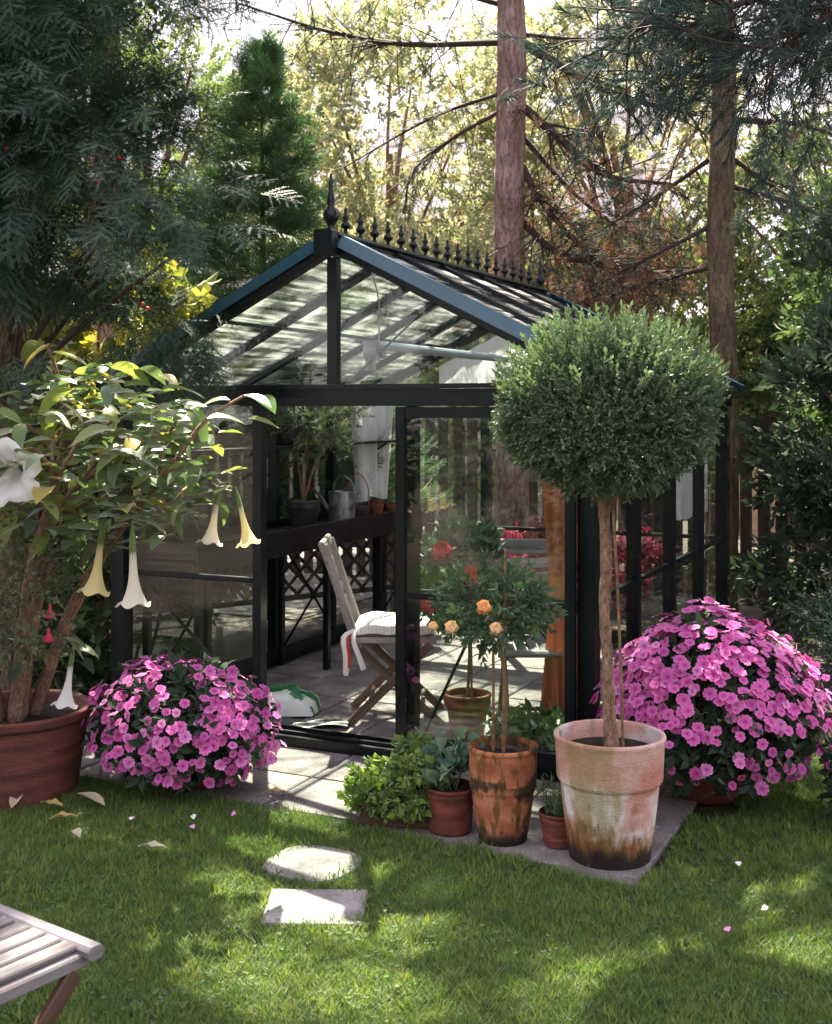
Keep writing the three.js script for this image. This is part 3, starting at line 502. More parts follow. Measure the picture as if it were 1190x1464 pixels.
// ---------------------------------------------------------------- topiary tree
const LG = (a) => a;
{
  const o = thing('topiary_tree', 'clipped round topiary tree on a tall bare stem in the large pale pot', 'tree', [1.6, 0.0, 0.825]);
  part('trunk', [tube([[0.012, 0.39, 0], [0.0, 0.55, 0.006], [-0.008, 0.75, 0], [-0.018, 0.9, 0.004], [-0.012, 1.1, 0.006], [-0.026, 1.36, 0]], [0.031, 0.023, 0.021, 0.02, 0.021, 0.018], 12, 40, 0.2, 3), ...[[0.2, 1.6, 0.1], [-0.22, 1.55, 0.05], [0.05, 1.75, -0.15], [-0.1, 1.6, 0.2], [0.15, 1.5, -0.2], [0.0, 1.8, 0.05]].map((p, i) => tube([[-0.02, 1.25 + i * 0.015, 0], [p[0] * 0.4, 1.42, p[2] * 0.4], p], [0.012, 0.005], 5, 5))], M.stemTan, o);
  const st = part('stake', tube([[0.06, 0.38, 0.03], [0.04, 0.9, 0.02], [0.015, 1.3, 0.01]], [0.006, 0.006], 6), M.bamboo, o);
  const r = rng(21), list = [], list2 = [], C = V(0.0, 1.63, 0);
  for (let i = 0; i < 9500; i++) {
    const d = rdir(r), f = 0.62 + 0.38 * Math.pow(r(), 0.45), w = 1 + 0.15 * (fbm(0.5 + d.x * 0.3, 0.5 + d.y * 0.3 + d.z * 0.21, 9, 9, 51, 4) - 0.5) * 2, flat = d.y < -0.45 ? 0.86 : 1;
    const p = V(C.x + d.x * 0.352 * f * w, C.y + d.y * 0.284 * f * w * flat, C.z + d.z * 0.352 * f * w);
    const dir = d.clone().addScaledVector(rdir(r), 0.7); dir.y += 0.45;
    list.push([p, orient(dir, r() * 6.28), 0.7 + 0.6 * r()]);
  }
  for (let i = 0; i < 420; i++) { const d = rdir(r); d.y = Math.abs(d.y) * 0.9 + 0.1; d.normalize(); const p = V(C.x + d.x * 0.34, C.y + d.y * 0.272, C.z + d.z * 0.34), dir = d.clone().addScaledVector(rdir(r), 0.35); dir.y += 0.8; list2.push([p, orient(dir, r() * 6.28), 1 + 0.9 * r()]); }
  const m = leafMat(0.09, 0.14, 0.07, 0.3); m.clearcoat = 0.5; m.clearcoatRoughness = 0.35;
  scatter('crown', sprig(12, 0.055, 0.0145, 0.0075, 31, 1.0), m, list, o, [[1, 1, 1], [0.75, 0.85, 0.75], [1.35, 1.3, 1.2], [1.1, 1.2, 0.8]]);
  scatter('young_shoots', sprig(14, 0.07, 0.014, 0.007, 33, 0.8), m, list2, o, [[1.5, 1.5, 1.1], [1.2, 1.3, 0.9]]);
}

// ---------------------------------------------------------------- impatiens
function impatiensFlower(seed) {
  const r = rng(seed), pos = [], col = [], idx = [], uv = [];
  const c0 = [0.36, 0.012, 0.16], c1 = [0.68, 0.12, 0.44], c2 = [0.8, 0.26, 0.58];
  for (let k = 0; k < 5; k++) {
    const a = k * 1.2566 + 0.2 * (r() - 0.5), L = 0.028 * (0.9 + 0.2 * r()), W = 0.0175, z0 = 0.0012 * (k % 3), tilt = 0.25 + 0.5 * (r() - 0.5);
    const ring = [[0, 0, c0], [-W * 0.55, L * 0.4, c1], [-W, L * 0.8, c1], [-W * 0.6, L * 1.06, c2], [0, L * 0.93, c1], [W * 0.6, L * 1.06, c2], [W, L * 0.8, c1], [W * 0.55, L * 0.4, c1]];
    const s = pos.length / 3, ca = Math.cos(a), sa = Math.sin(a);
    for (const [x, y, c] of [[0, L * 0.5, c1], ...ring]) { const z = z0 + tilt * 0.012 * Math.pow(y / L, 2) - 0.15 * Math.abs(x) * (y > L * 0.6 ? 1 : 0); pos.push(x * ca - y * sa, x * sa + y * ca, z); col.push(...c); uv.push(0, 0); }
    for (let i = 1; i <= 8; i++) idx.push(s, s + (i % 8) + 1, s + i);
  }
  return geom(pos, uv, idx, false, col);
}
const flowerG = [1, 2, 3, 4].map(impatiensFlower);
const petalM = [[1, 1, 1], [0.88, 0.8, 0.95], [1.0, 1.3, 1.1], [1.08, 1.9, 1.3], [0.8, 0.6, 0.75]].map((c) => mat(...c, 1, { vertexColors: true, side: THREE.DoubleSide, transmission: 0.25, thickness: 0 }));
const impLeafG = sprig(6, 0.06, 0.065, 0.03, 71, 1.2, { n: 3 });
function impatiens(label, pos, rx, h, rz, nFlower, nLeaf, seed, low = -0.15, extra = 0) {
  const o = thing('impatiens', label, 'flower plant', pos, 0, 'mounds of pink impatiens'), r = rng(seed), list = [], C = h * 0.42;
  const lump = (d) => 1 + 0.42 * (fbm(0.5 + d.x * 0.23, 0.5 + d.y * 0.2 + d.z * 0.27, 8, 8, seed, 3) - 0.5);
  const surf = (d, f) => V(d.x * rx * f, C + d.y * (d.y > 0 ? h - C : C * 0.8) * f, d.z * rz * f);
  for (let i = 0; i < nLeaf; i++) { const d = rdir(r); if (d.y < low - 0.25) d.y *= -0.6; const dir = d.clone().addScaledVector(rdir(r), 0.8); dir.y += 0.3; list.push([surf(d.normalize(), lump(d) * (0.45 + 0.38 * r())), orient(dir, r() * 6.28), 0.7 + 0.45 * r()]); }
  scatter('foliage', impLeafG, leafMat(0.03, 0.06, 0.03, 0.25), list, o, [[1, 1, 1], [0.7, 0.8, 0.75], [1.4, 1.5, 1.1]]);
  part('stems', Array.from({ length: 14 }, (_, i) => { const a = i * 2.4, k = 0.5 * ((i % 4) + 1) / 4; return tube([[0.03 * Math.cos(a), 0.12, 0.03 * Math.sin(a)], [rx * k * 0.6 * Math.cos(a), h * 0.4, rz * k * 0.6 * Math.sin(a)], [rx * k * Math.cos(a), h * 0.75, rz * k * Math.sin(a)]], [0.008, 0.004], 5, 5); }), leafMat(0.12, 0.06, 0.05, 0.1), o);
  let made = 0, tries = 0; const spots = [];
  while (made < nFlower && tries++ < 40000) {
    const d = rdir(r); if (d.y < low + 0.25 * (r() - 0.5)) continue;
    if (d.y < 0.1 && r() < 0.3) continue; if (d.z * 0.93 + d.x * 0.36 < -0.35) continue;
    const bare = fbm(0.5 + d.x * 0.31, 0.5 + d.y * 0.35 + d.z * 0.2, 12, 12, seed + 5, 3); if (bare < 0.46 && r() < 0.68) continue;
    const p = surf(d, lump(d) * (0.9 + 0.16 * r())); if (spots.some((q) => q.distanceToSquared(p) < 0.0006)) continue;
    spots.push(p); made++;
    const f = part('flower', flowerG[Math.floor(r() * 4)], petalM[Math.floor(r() * 5)], o);
    const n = d.clone().multiplyScalar(0.8).addScaledVector(rdir(r), 0.35); n.y += 0.35; n.x += 0.1; n.z += 0.2; n.addScaledVector(rdir(r), 0.6).normalize();
    f.position.copy(p); f.quaternion.setFromUnitVectors(V(0, 0, 1), n).multiply(new THREE.Quaternion().setFromAxisAngle(V(0, 0, 1), r() * 6.28)); f.scale.setScalar(0.55 + 0.36 * r());
  }
  if (extra) { const more = []; for (let i = 0; i < extra; i++) { const d = rdir(r); d.y = Math.abs(d.y); d.y += 0.1; d.normalize(); const n = d.clone().addScaledVector(rdir(r), 0.3); n.y += 0.3; more.push([surf(d, lump(d) * (0.93 + 0.1 * r())), new THREE.Quaternion().setFromUnitVectors(V(0, 0, 1), n.normalize()), 0.6 + 0.4 * r()]); } scatter('flower_mass', flowerG[0], petalM[0], more, o); }
  return o;
}
impatiens('low mound of pink impatiens beside the red clay tub', [-0.27, 0.02, 0.86], 0.44, 0.58, 0.36, 295, 560, 41, -0.75, 130);
impatiens('tall mound of pink impatiens beside the greenhouse corner behind the large pale pot', [1.8, 0.0, -0.02], 0.47, 0.81, 0.5, 300, 1000, 43, -0.6, 640);
impatiens('small clump of pink impatiens at the edge of the lawn', [2.44, 0.0, 0.06], 0.17, 0.42, 0.17, 36, 160, 47, -0.3);

// ---------------------------------------------------------------- small potted plants
{
  const P = thing('parsley', 'bright green curly parsley growing in the wooden planter box', 'herb', [0.74, 0.09, 0.8]), r = rng(51), l = [];
  for (let i = 0; i < 420; i++) { const a = r() * 6.28, q = Math.sqrt(r()), x = q * 0.15 * Math.cos(a), z = q * 0.1 * Math.sin(a), tall = x > 0.0 ? 0.27 : 0.17, y = -0.03 + tall * r() * (1 - 0.35 * q); l.push([V(x * (1.2 + y), y, z * (1.4 + y)), orient(V(x * 5, 0.7, z * 6).addScaledVector(rdir(r), 0.6), r() * 6.28), 0.8 + 0.6 * r()]); }
  scatter('foliage', sprig(10, 0.05, 0.028, 0.02, 53, 1.2, { wave: 0.5 }), leafMat(0.17, 0.27, 0.035, 0.45), l, P, [[1, 1, 1], [1.4, 1.3, 1], [0.6, 0.75, 0.7]]);
}
{
  const P = thing('leafy_pot_plant', 'blue green round leaved plant in the red clay pot', 'plant', [0.967, 0.17, 0.82]), r = rng(55), l = [];
  const ms = [leafMat(0.1, 0.2, 0.13, 0.25), leafMat(0.06, 0.14, 0.09, 0.25), leafMat(0.17, 0.26, 0.15, 0.25)], gs = [leaf(0.065, 0.06, { n: 5, fold: 0.2, droop: 0.35, tip: 0.7, wave: 0.15, seed: 3 }), leaf(0.05, 0.044, { n: 5, fold: 0.3, droop: 0.2, tip: 0.7, wave: 0.15, seed: 5 })];
  for (let i = 0; i < 110; i++) { const d = rdir(r); d.y = Math.abs(d.y) * 1.2 - 0.25; const f = 0.4 + 0.6 * r(), m = part('leaf', gs[i % 2], ms[Math.floor(r() * 3)], P); m.position.set(d.x * 0.11 * f, 0.08 + d.y * 0.12 * f + (d.x > 0.3 ? 0.05 : 0), d.z * 0.1 * f); m.quaternion.copy(orient(V(d.x, 0.35 + 0.4 * r(), d.z).addScaledVector(rdir(r), 0.5), r() * 6.28)); m.scale.setScalar(0.7 + 0.5 * r()); }
  part('stems', Array.from({ length: 8 }, (_, i) => tube([[0.01 * Math.cos(i), -0.02, 0.01 * Math.sin(i)], [0.05 * Math.cos(i * 2), 0.1, 0.05 * Math.sin(i * 2)], [0.07 * Math.cos(i * 2), 0.17, 0.07 * Math.sin(i * 2)]], [0.004, 0.002], 4, 4)), leafMat(0.1, 0.16, 0.06, 0.1), P);
}
{
  const P = thing('thin_herb', 'thin grey green herb in the small red clay pot', 'herb', [1.4, 0.13, 0.8]), r = rng(57), l = [];
  for (let i = 0; i < 46; i++) { const a = r() * 6.28, q = Math.sqrt(r()) * 0.055; l.push([V(q * Math.cos(a), 0, q * Math.sin(a)), orient(V(Math.cos(a) * 0.5 * r(), 1, Math.sin(a) * 0.5 * r()), r() * 6.28), 0.7 + 0.7 * r()]); }
  scatter('foliage', needles(26, 0.12, 0.02, 0.004, 58, false, 0.9), leafMat(0.1, 0.16, 0.07, 0.2), l, P, [[1, 1, 1], [1.3, 1.3, 1]]);
}
// standard rose and the red hibiscus: a stake, a stem and a head of leaves with single blossoms
function roseBloom(seed, R) {
  const out = []; const r = rng(seed);
  for (let k = 0; k < 3; k++) for (let i = 0; i < 5; i++) { const q = R * (0.45 + 0.28 * k), g = leaf(q, q * 1.05, { n: 3, fold: 0.5 - 0.1 * k, droop: -0.55 + 0.5 * k, tip: 1.25, wave: 0.1, seed: seed + i }); g.rotateX(0.15 + 0.38 * k); g.rotateY(0); const e = new THREE.Matrix4().makeRotationY(i * 1.2566 + k * 0.6 + 0.2 * r()); g.applyMatrix4(e); out.push(g); }
  out.push(turned([[0, 0], [R * 0.16, R * 0.05], [R * 0.2, R * 0.3], [R * 0.12, R * 0.45], [0, R * 0.47]], 8));
  return mergeGeometries(out);
}
function standard(name, label, cat, pos, head, [rx, ry, rz], leafGeo, leafM, tones, count, bloomM, blooms, R, stakes, seed) {
  const o = thing(name, label, cat, pos), r = rng(seed), l = [];
  part('stem', [tube([[0, 0, 0], [0.015, head[1] * 0.5, 0.01], [head[0], head[1], head[2]]], [0.009, 0.007], 7, 8, 0.1), ...Array.from({ length: 7 }, (_, i) => tube([[head[0], head[1] - 0.08, head[2]], [head[0] + rx * 0.4 * Math.cos(i * 0.9), head[1], head[2] + rz * 0.4 * Math.sin(i * 0.9)], [head[0] + rx * 0.85 * Math.cos(i * 0.9), head[1] + ry * 0.4, head[2] + rz * 0.85 * Math.sin(i * 0.9)]], [0.005, 0.002], 4, 4))], M.twigBrown, o);
  for (const s of stakes) part('stake', tube(s, [0.0065, 0.006], 6, 3), M.bamboo, o);
  for (let i = 0; i < count; i++) { const d = rdir(r), f = Math.pow(0.25 + 0.75 * r(), 0.6), dir = d.clone().addScaledVector(rdir(r), 0.7); dir.y += 0.1; l.push([V(head[0] + d.x * rx * f, head[1] + d.y * ry * f, head[2] + d.z * rz * f), orient(dir, r() * 6.28), 0.7 + 0.6 * r()]); }
  scatter('crown', leafGeo, leafM, l, o, tones);
  blooms.forEach(([x, y, z, s, mi], i) => { const b = part('blossom', roseBloom(seed + i, R * (s || 1)), bloomM[mi || 0], o); b.position.set(x, y, z); b.quaternion.setFromUnitVectors(V(0, 1, 0), V(0.25 + 0.3 * (r() - 0.5), 0.55, 0.75).normalize()); });
  return o;
}
const roseLeafG = sprig(11, 0.08, 0.028, 0.017, 61, 1.1, { n: 2 });
standard('rose_tree', 'small standard rose tree with apricot blossoms tied to bamboo stakes', 'rose', [1.187, 0.3, 0.83], [-0.04, 0.59, -0.02], [0.205, 0.12, 0.16], roseLeafG, leafMat(0.06, 0.125, 0.05, 0.35), [[1, 1, 1], [0.7, 0.8, 0.8], [1.35, 1.35, 1.2]], 200,
  [mat(0.85, 0.48, 0.2, 1, { side: THREE.DoubleSide, transmission: 0.2, thickness: 0 }), mat(0.88, 0.66, 0.38, 1, { side: THREE.DoubleSide, transmission: 0.2, thickness: 0 })], [[0.02, 0.63, 0.24, 1.15, 0], [-0.1, 0.55, 0.25, 1.1, 1], [0.07, 0.56, 0.25, 1.0, 1], [-0.2, 0.54, 0.19, 0.8, 1]], 0.04,
  [[[0.015, -0.03, 0.03], [0.02, 0.4, 0.04], [0.03, 0.83, 0.05]], [[-0.03, -0.03, 0.02], [-0.03, 0.25, 0.02], [-0.035, 0.5, 0.01]]], 63);
pot('plant_pot', 'brown plant pot inside the greenhouse holding the red hibiscus', [0.52, 0.03, -0.42], 0.12, 0.22, terra, {});
standard('hibiscus', 'red flowering hibiscus with dark leaves inside the greenhouse', 'hibiscus', [0.52, 0.2, -0.42], [-0.03, 0.62, 0.0], [0.2, 0.2, 0.18], sprig(8, 0.1, 0.06, 0.038, 65, 1.1, { n: 3 }), leafMat(0.045, 0.09, 0.05, 0.3), [[1, 1, 1], [0.7, 0.8, 0.8], [1.5, 1.5, 1.0]], 170,
  [mat(0.7, 0.03, 0.08, 1, { side: THREE.DoubleSide, transmission: 0.25, thickness: 0 })], [[-0.04, 0.75, 0.2, 1], [0.1, 0.62, 0.2, 1.25], [-0.12, 0.5, 0.2, 1.15]], 0.085, [[[0.03, -0.1, 0.02], [0.03, 0.3, 0.02], [0.02, 0.5, 0.02]]], 67);
{ // low white flowers on the greenhouse floor behind the door glass
  const o = thing('white_bedding_plant', 'low white flowering plant on the greenhouse floor behind the door', 'plant', [0.95, 0.03, -0.16]), r = rng(69), l = [];
  for (let i = 0; i < 60; i++) { const a = r() * 6.28, q = Math.sqrt(r()); l.push([V(q * 0.16 * Math.cos(a), 0.05 + 0.12 * r(), q * 0.08 * Math.sin(a)), orient(V(Math.cos(a), 0.8, Math.sin(a)), r() * 6.28), 0.8 + 0.5 * r()]); }
  scatter('foliage', impLeafG, leafMat(0.06, 0.12, 0.04, 0.3), l, o, [[1, 1, 1], [1.5, 1.4, 0.9]]);
  const wm = mat(0.85, 0.85, 0.82, 1, { side: THREE.DoubleSide, transmission: 0.2, thickness: 0 });
  for (let i = 0; i < 16; i++) { const f = part('flower', flowerG[i % 4], wm, o); f.position.set((r() - 0.5) * 0.3, 0.16 + 0.05 * r(), (r() - 0.5) * 0.14); f.quaternion.setFromUnitVectors(V(0, 0, 1), V(r() - 0.5, 0.8, 0.6).normalize()); f.scale.setScalar(0.7); }
}

// ---------------------------------------------------------------- things on the bench, shelf and floor
{
  const o = thing('watering_can', 'galvanised watering can with a hoop handle on the staging bench', 'watering can', [-0.97, 0.9, -1.86], -0.35);
  part('body', turned([[0, 0], [0.09, 0], [0.094, 0.006], [0.094, 0.012], [0.088, 0.02], [0.086, 0.2], [0.09, 0.206], [0.09, 0.214], [0.082, 0.212], [0.08, 0.05], [0, 0.04]], 28), M.galv, o);
  part('handle', tube([[0.085, 0.09, 0], [0.13, 0.16, 0], [0.1, 0.27, 0], [0.0, 0.315, 0], [-0.07, 0.27, 0], [-0.085, 0.2, 0]], [0.008, 0.008], 7, 16), M.galv, o);
  const s = part('spout', tube([[-0.08, 0.05, 0], [-0.15, 0.1, 0], [-0.24, 0.19, 0]], [0.022, 0.016, 0.011], 10, 6), M.galv, o);
  part('rose', turned([[0, 0], [0.012, 0], [0.03, 0.035], [0.03, 0.04], [0, 0.045]], 12).rotateZ(0.8).translate(-0.24, 0.19, 0), M.galv, s);
}
[[-0.93, -2.28, 0.05, 0.1, 'small clay pot beside the watering can on the bench'], [-1.0, -2.42, 0.055, 0.12, 'small clay pot behind the others on the bench'], [-0.92, -2.5, 0.045, 0.09, 'smallest clay pot at the bench end']].forEach(([x, z, R, h, l]) => pot('flower_pot', l, [x, 0.9, z], R, h, terra, { wall: 0.008, lip: 0.003, group: 'small clay pots on the bench' }));
{
  const o = thing('spray_bottle', 'green plastic bottle with an orange cap on the bench', 'bottle', [-0.9, 0.9, -2.62]);
  part('bottle_body', turned([[0, 0], [0.03, 0], [0.034, 0.01], [0.034, 0.1], [0.014, 0.13], [0.014, 0.14], [0, 0.14]], 14), mat(0.05, 0.3, 0.1, 0.4), o);
  part('cap', turned([[0, 0.135], [0.02, 0.135], [0.022, 0.15], [0.02, 0.19], [0, 0.195]], 12), mat(0.8, 0.13, 0.03, 0.4), o);
}
{
  const o = thing('wire_basket', 'dark basket with a thin red wire handle on the bench', 'basket', [-0.98, 0.9, -2.1]);
  part('basket', turned([[0, 0], [0.075, 0], [0.085, 0.1], [0.088, 0.105], [0.078, 0.105], [0.07, 0.015], [0, 0.012]], 18), mat(0.05, 0.03, 0.035, 0.7), o);
  part('handle', tube([[-0.08, 0.1, 0], [-0.075, 0.24, 0], [0, 0.32, 0], [0.075, 0.24, 0], [0.08, 0.1, 0]], [0.004, 0.004], 5, 16), mat(0.35, 0.08, 0.07, 0.5), o);
}
{ // shrub in a dark pot on the shelf
  pot('shelf_pot', 'dark plastic pot on the high greenhouse shelf', [-1.12, 1.425, -1.45], 0.085, 0.13, M.plasticBlack, { wall: 0.006, lip: 0.003 });
  pot('bench_pot', 'dark pot on the staging bench holding the feathery shrub', [-1.05, 0.9, -1.5], 0.11, 0.18, M.plasticBlack, { wall: 0.008, lip: 0.003 });
  const o = thing('feathery_shrub', 'fine leaved shrub with pale pink tips on the staging bench', 'shrub', [-1.05, 1.05, -1.5]), r = rng(91);
  const { list } = foliage([[0.05, 0.52, -0.1, 0.22, 0.2, 0.34, 24]], 18, 0.1, r, { gaps: false, droop: 0.15 });
  scatter('foliage', sprig(10, 0.09, 0.02, 0.009, 92, 0.9), leafMat(0.09, 0.13, 0.06, 0.35), list, o, [[1, 1, 1], [0.7, 0.8, 0.7], [1.7, 1.3, 1.2]]);
  part('stems', [0, 1, 2, 3, 4].map((i) => tube([[0, 0, 0], [0.05 * Math.cos(i * 1.3), 0.25, 0.08 * Math.sin(i * 1.3) - 0.05], [0.13 * Math.cos(i * 1.3) + 0.05, 0.5, 0.2 * Math.sin(i * 1.3) - 0.12]], [0.006, 0.003], 5, 5)), M.twigBrown, o);
}
{ // compost sack and black liner on the floor by the door
  const sackT = tex(256, 256, (u, v) => { const n = fbm(u, v, 4, 4, 401, 3); return v > 0.35 && v < 0.6 ? [0.1, 0.4, 0.25] : n > 0.58 ? [0.2, 0.5, 0.34] : [0.85, 0.87, 0.86]; });
  const o = thing('compost_sack', 'white and green plastic compost sack lying on the greenhouse floor', 'sack', [-0.58, 0.03, -0.46], 0.35);
  part('sack_body', mergeGeometries([sheet(30, 22, (u, v) => { const x = (u - 0.5) * 2, z = (v - 0.5) * 2, k = Math.pow(Math.max(0, (1 - x * x * x * x) * (1 - z * z * z * z)), 0.5); return [x * 0.21 * (1 - 0.08 * z * z), 0.012 + (0.085 + 0.05 * fbm(u, v, 5, 5, 7, 3) + (u > 0.7 ? -0.02 : 0)) * k, z * 0.15 * (1 - 0.1 * x * x)]; }), sheet(4, 4, (u, v) => [(v - 0.5) * 0.38, 0.01, (u - 0.5) * 0.27])]), mat(0.95, 0.95, 0.95, 0.4, { map: sackT, side: THREE.DoubleSide }), o);
  const b = part(numbered('pond_liner'), sheet(40, 24, (u, v) => [-0.16 + 0.4 * u, 0.045 + 0.007 * Math.sin(u * 11 + v * 6) + 0.005 * Math.sin(v * 19 + u * 7) + 0.015 * v, -0.24 + 0.18 * v + 0.04 * Math.sin(u * 5)]), mat(0.05, 0.052, 0.06, 0.3, { side: THREE.DoubleSide }), scene);
  b.position.set(-0.28, 0, -0.1); b.rotation.y = 0.25; tag(b, 'crumpled black plastic sheet on the greenhouse floor before the sack', 'sheet');
}

// ---------------------------------------------------------------- angel trumpet shrub in the tub
{
  const o = thing('angel_trumpet', 'large leaved angel trumpet shrub with hanging cream blossoms in the clay tub', 'shrub', [-0.93, 0.33, 1.14]), r = rng(111);
  const S = [[[0.02, 0, 0], [0.08, 0.3, 0.0], [0.22, 0.65, 0.05], [0.4, 1.0, 0.06]], [[-0.03, 0, 0.05], [-0.1, 0.3, 0.1], [-0.22, 0.7, 0.2], [-0.2, 1.1, 0.25]], [[0.06, 0, 0.06], [0.14, 0.35, 0.1], [0.3, 0.7, 0.22], [0.5, 1.05, 0.3]], [[0.05, 0, -0.06], [0.25, 0.45, -0.06], [0.5, 0.8, -0.05], [0.8, 1.1, -0.05]], [[-0.02, 0, -0.04], [0.02, 0.4, -0.06], [0.1, 0.8, -0.1], [0.2, 1.3, -0.1]], [[0.0, 0.0, 0.1], [0.02, 0.4, 0.22], [0.12, 0.8, 0.4], [0.2, 1.1, 0.5]]];
  S.forEach((p, i) => part('trunk', tube(p, [0.04 - 0.003 * i, 0.028, 0.02, 0.012], 9, 12, 0.14, i + 1), M.stemTan, o));
  const tips = [];
  for (const p of S) for (let k = 0; k < 5; k++) { const s = V(...p[2]).lerp(V(...p[3]), 0.2 + 0.8 * r()), e = s.clone().add(V((r() - 0.35) * 0.6, 0.05 + 0.32 * r(), (r() - 0.5) * 0.5)); tips.push(e); part('branch', tube([s, s.clone().lerp(e, 0.5).add(V(0, 0.06, 0)), e], [0.01, 0.006], 6, 5), M.stemTan, o); }
  const gs = [[0.16, 0.072, 0.35, 0.3], [0.135, 0.064, 0.2, 0.35], [0.19, 0.08, 0.5, 0.25], [0.11, 0.05, 0.1, 0.4]].map(([l, w, d, f], i) => leaf(l, w, { n: 7, fold: f, droop: d, tip: 0.75, wave: 0.05, seed: i + 3 }));
  const ms = [leafMat(0.07, 0.135, 0.045, 0.45), leafMat(0.12, 0.2, 0.05, 0.5), leafMat(0.22, 0.28, 0.05, 0.55), leafMat(0.5, 0.4, 0.05, 0.45), leafMat(0.04, 0.08, 0.045, 0.3)].map((m) => { m.clearcoat = 0.7; m.clearcoatRoughness = 0.3; return m; });
  const put = (p, s) => { const m = part('leaf', gs[Math.floor(r() * 4)], ms[r() < 0.08 ? 3 : r() < 0.38 ? 2 : r() < 0.6 ? 1 : r() < 0.5 ? 0 : 4], o), a = r() * 6.28; m.position.copy(p); m.quaternion.setFromUnitVectors(V(0, 1, 0), V(Math.cos(a), 0.3 - 0.75 * r() * r() * 1.6, Math.sin(a)).normalize()); const up = V(0, 0, 1).applyQuaternion(m.quaternion), d = V(0, 1, 0).applyQuaternion(m.quaternion); const want = V(0, 1, 0).addScaledVector(d, -d.y).normalize(); const ang = Math.atan2(V().crossVectors(up, want).dot(d), up.dot(want)); m.quaternion.premultiply(new THREE.Quaternion().setFromAxisAngle(d, ang + 0.7 * (r() - 0.5))); m.scale.setScalar(s); };
  for (const t of tips) for (let k = 0; k < 4; k++) put(t.clone().add(V((r() - 0.5) * 0.1, -0.05 * k * r(), (r() - 0.5) * 0.1)), 0.85 + 0.6 * r());
  for (let k = 0; k < 165; k++) { const d = rdir(r); put(V(0.5 + d.x * 0.6 * Math.cbrt(r()), 1.12 + d.y * 0.38, 0.02 + d.z * 0.4 * Math.cbrt(r())), 0.7 + 0.5 * r()); }
  const more = []; for (let k = 0; k < 420; k++) { const d = rdir(r), c = Math.cbrt(r()), a = r() * 6.28; more.push([V(0.42 + d.x * 0.62 * c, 1.1 + d.y * 0.4 * c, d.z * 0.42 * c), orientUp(V(Math.cos(a), 0.3 - 0.9 * r() * r(), Math.sin(a)), 0.7, r), 0.7 + 0.5 * r()]); }
  scatter('small_leaves', gs[3], ms[1], more, o, [[1, 1, 1], [0.6, 0.7, 0.8], [1.6, 1.4, 0.9], [0.8, 0.8, 0.8]]);
  for (let k = 0; k < 10; k++) { const a = k * 0.7; put(V(0.1 * Math.cos(a) + 0.15, 0.25 + 0.3 * r(), 0.15 * Math.sin(a)), 0.7); }
  // trumpets: [x, y, z, lean x, lean z, size]
  const trumpet = (flare, ruf) => sheet(40, 18, (u, v) => { const a = u * 6.2832, t = v, rr = 0.011 + 0.012 * t + flare * Math.pow(Math.max(0, (t - 0.3) / 0.7), 2.6) * (1 + (0.12 + ruf) * Math.cos(5 * a) * t * t + ruf * Math.sin(13 * a) * t); const cr = ruf ? ruf * t * t * (vnoise(u, t, 22, 5, 7) - 0.5) : 0; return [Math.cos(a) * (rr + cr * 0.3), -0.25 * t + cr * 0.5 + (t > 0.92 ? (t - 0.92) * 0.3 : 0) - 0.008 * Math.cos(5 * a) * t * t, Math.sin(a) * rr]; });
  const tg = trumpet(0.045, 0), tw = trumpet(0.09, 0.07), calyx = tube([[0, 0.09, 0], [0, 0.03, 0], [0, -0.07, 0]], [0.004, 0.012, 0.014], 8, 6);
  const tm = [mat(0.8, 0.74, 0.6, 1, { side: THREE.DoubleSide, transmission: 0.3, thickness: 0 }), mat(0.78, 0.68, 0.32, 1, { side: THREE.DoubleSide, transmission: 0.3, thickness: 0 }), mat(0.88, 0.87, 0.86, 1, { side: THREE.DoubleSide, transmission: 0.25, thickness: 0 })];
  for (const [x, y, z, lx, lz, s, g, m] of [[-0.16, 1.12, 1.32, 0.03, 0.0, 1, tg, 0], [-0.33, 1.14, 1.3, -0.12, 0.05, 0.95, tg, 1], [-0.02, 1.28, 0.95, -0.1, 0.15, 0.8, tg, 0], [0.1, 1.27, 0.97, 0.35, 0.1, 0.75, tg, 1], [-0.63, 1.43, 1.38, 0.6, 1.25, 1.1, tw, 2], [-0.55, 0.62, 1.22, -0.1, 0.1, 0.8, tg, 2]]) {
    const f = part('trumpet_blossom', g, tm[m], o); f.position.set(x + 0.93, y - 0.33, z - 1.14); f.scale.setScalar(s);
    f.quaternion.setFromUnitVectors(V(0, -1, 0), V(lx, lz > 1 ? -0.15 : -1, lz).normalize()); part('calyx', calyx, leafMat(0.14, 0.22, 0.06, 0.2), f);
  }
}
{ // fuchsia at the tub's side
  const o = thing('fuchsia', 'twiggy fuchsia with small red blossoms beside the clay tub', 'fuchsia', [-1.0, 0.0, 1.42]), r = rng(121);
  const { list, centres } = foliage([[0.22, 0.93, 0.0, 0.28, 0.26, 0.2, 24]], 14, 0.1, r, { gaps: false });
  scatter('foliage', sprig(8, 0.08, 0.03, 0.014, 122, 1.0), leafMat(0.09, 0.12, 0.05, 0.35), list, o, [[1, 1, 1], [0.7, 0.8, 0.7], [1.6, 1.1, 0.9]]);
  part('stems', limbs(() => V(0.02, 0.05, 0), centres, 3, 0.008, 0.003, r, 4), M.twigBrown, o);
  const bell = turned([[0, 0.02], [0.004, 0.02], [0.006, 0.0], [0.016, -0.014], [0.02, -0.028], [0.014, -0.03], [0, -0.02]], 8), bm = mat(0.4, 0.03, 0.06, 0.8);
  for (const [x, y, z] of [[0.5, 0.86, -0.02], [0.51, 0.77, 0.0], [0.2, 0.93, 0.15]]) { const b = part('blossom', bell, bm, o); b.position.set(x, y, z); b.scale.setScalar(1.1); }
}

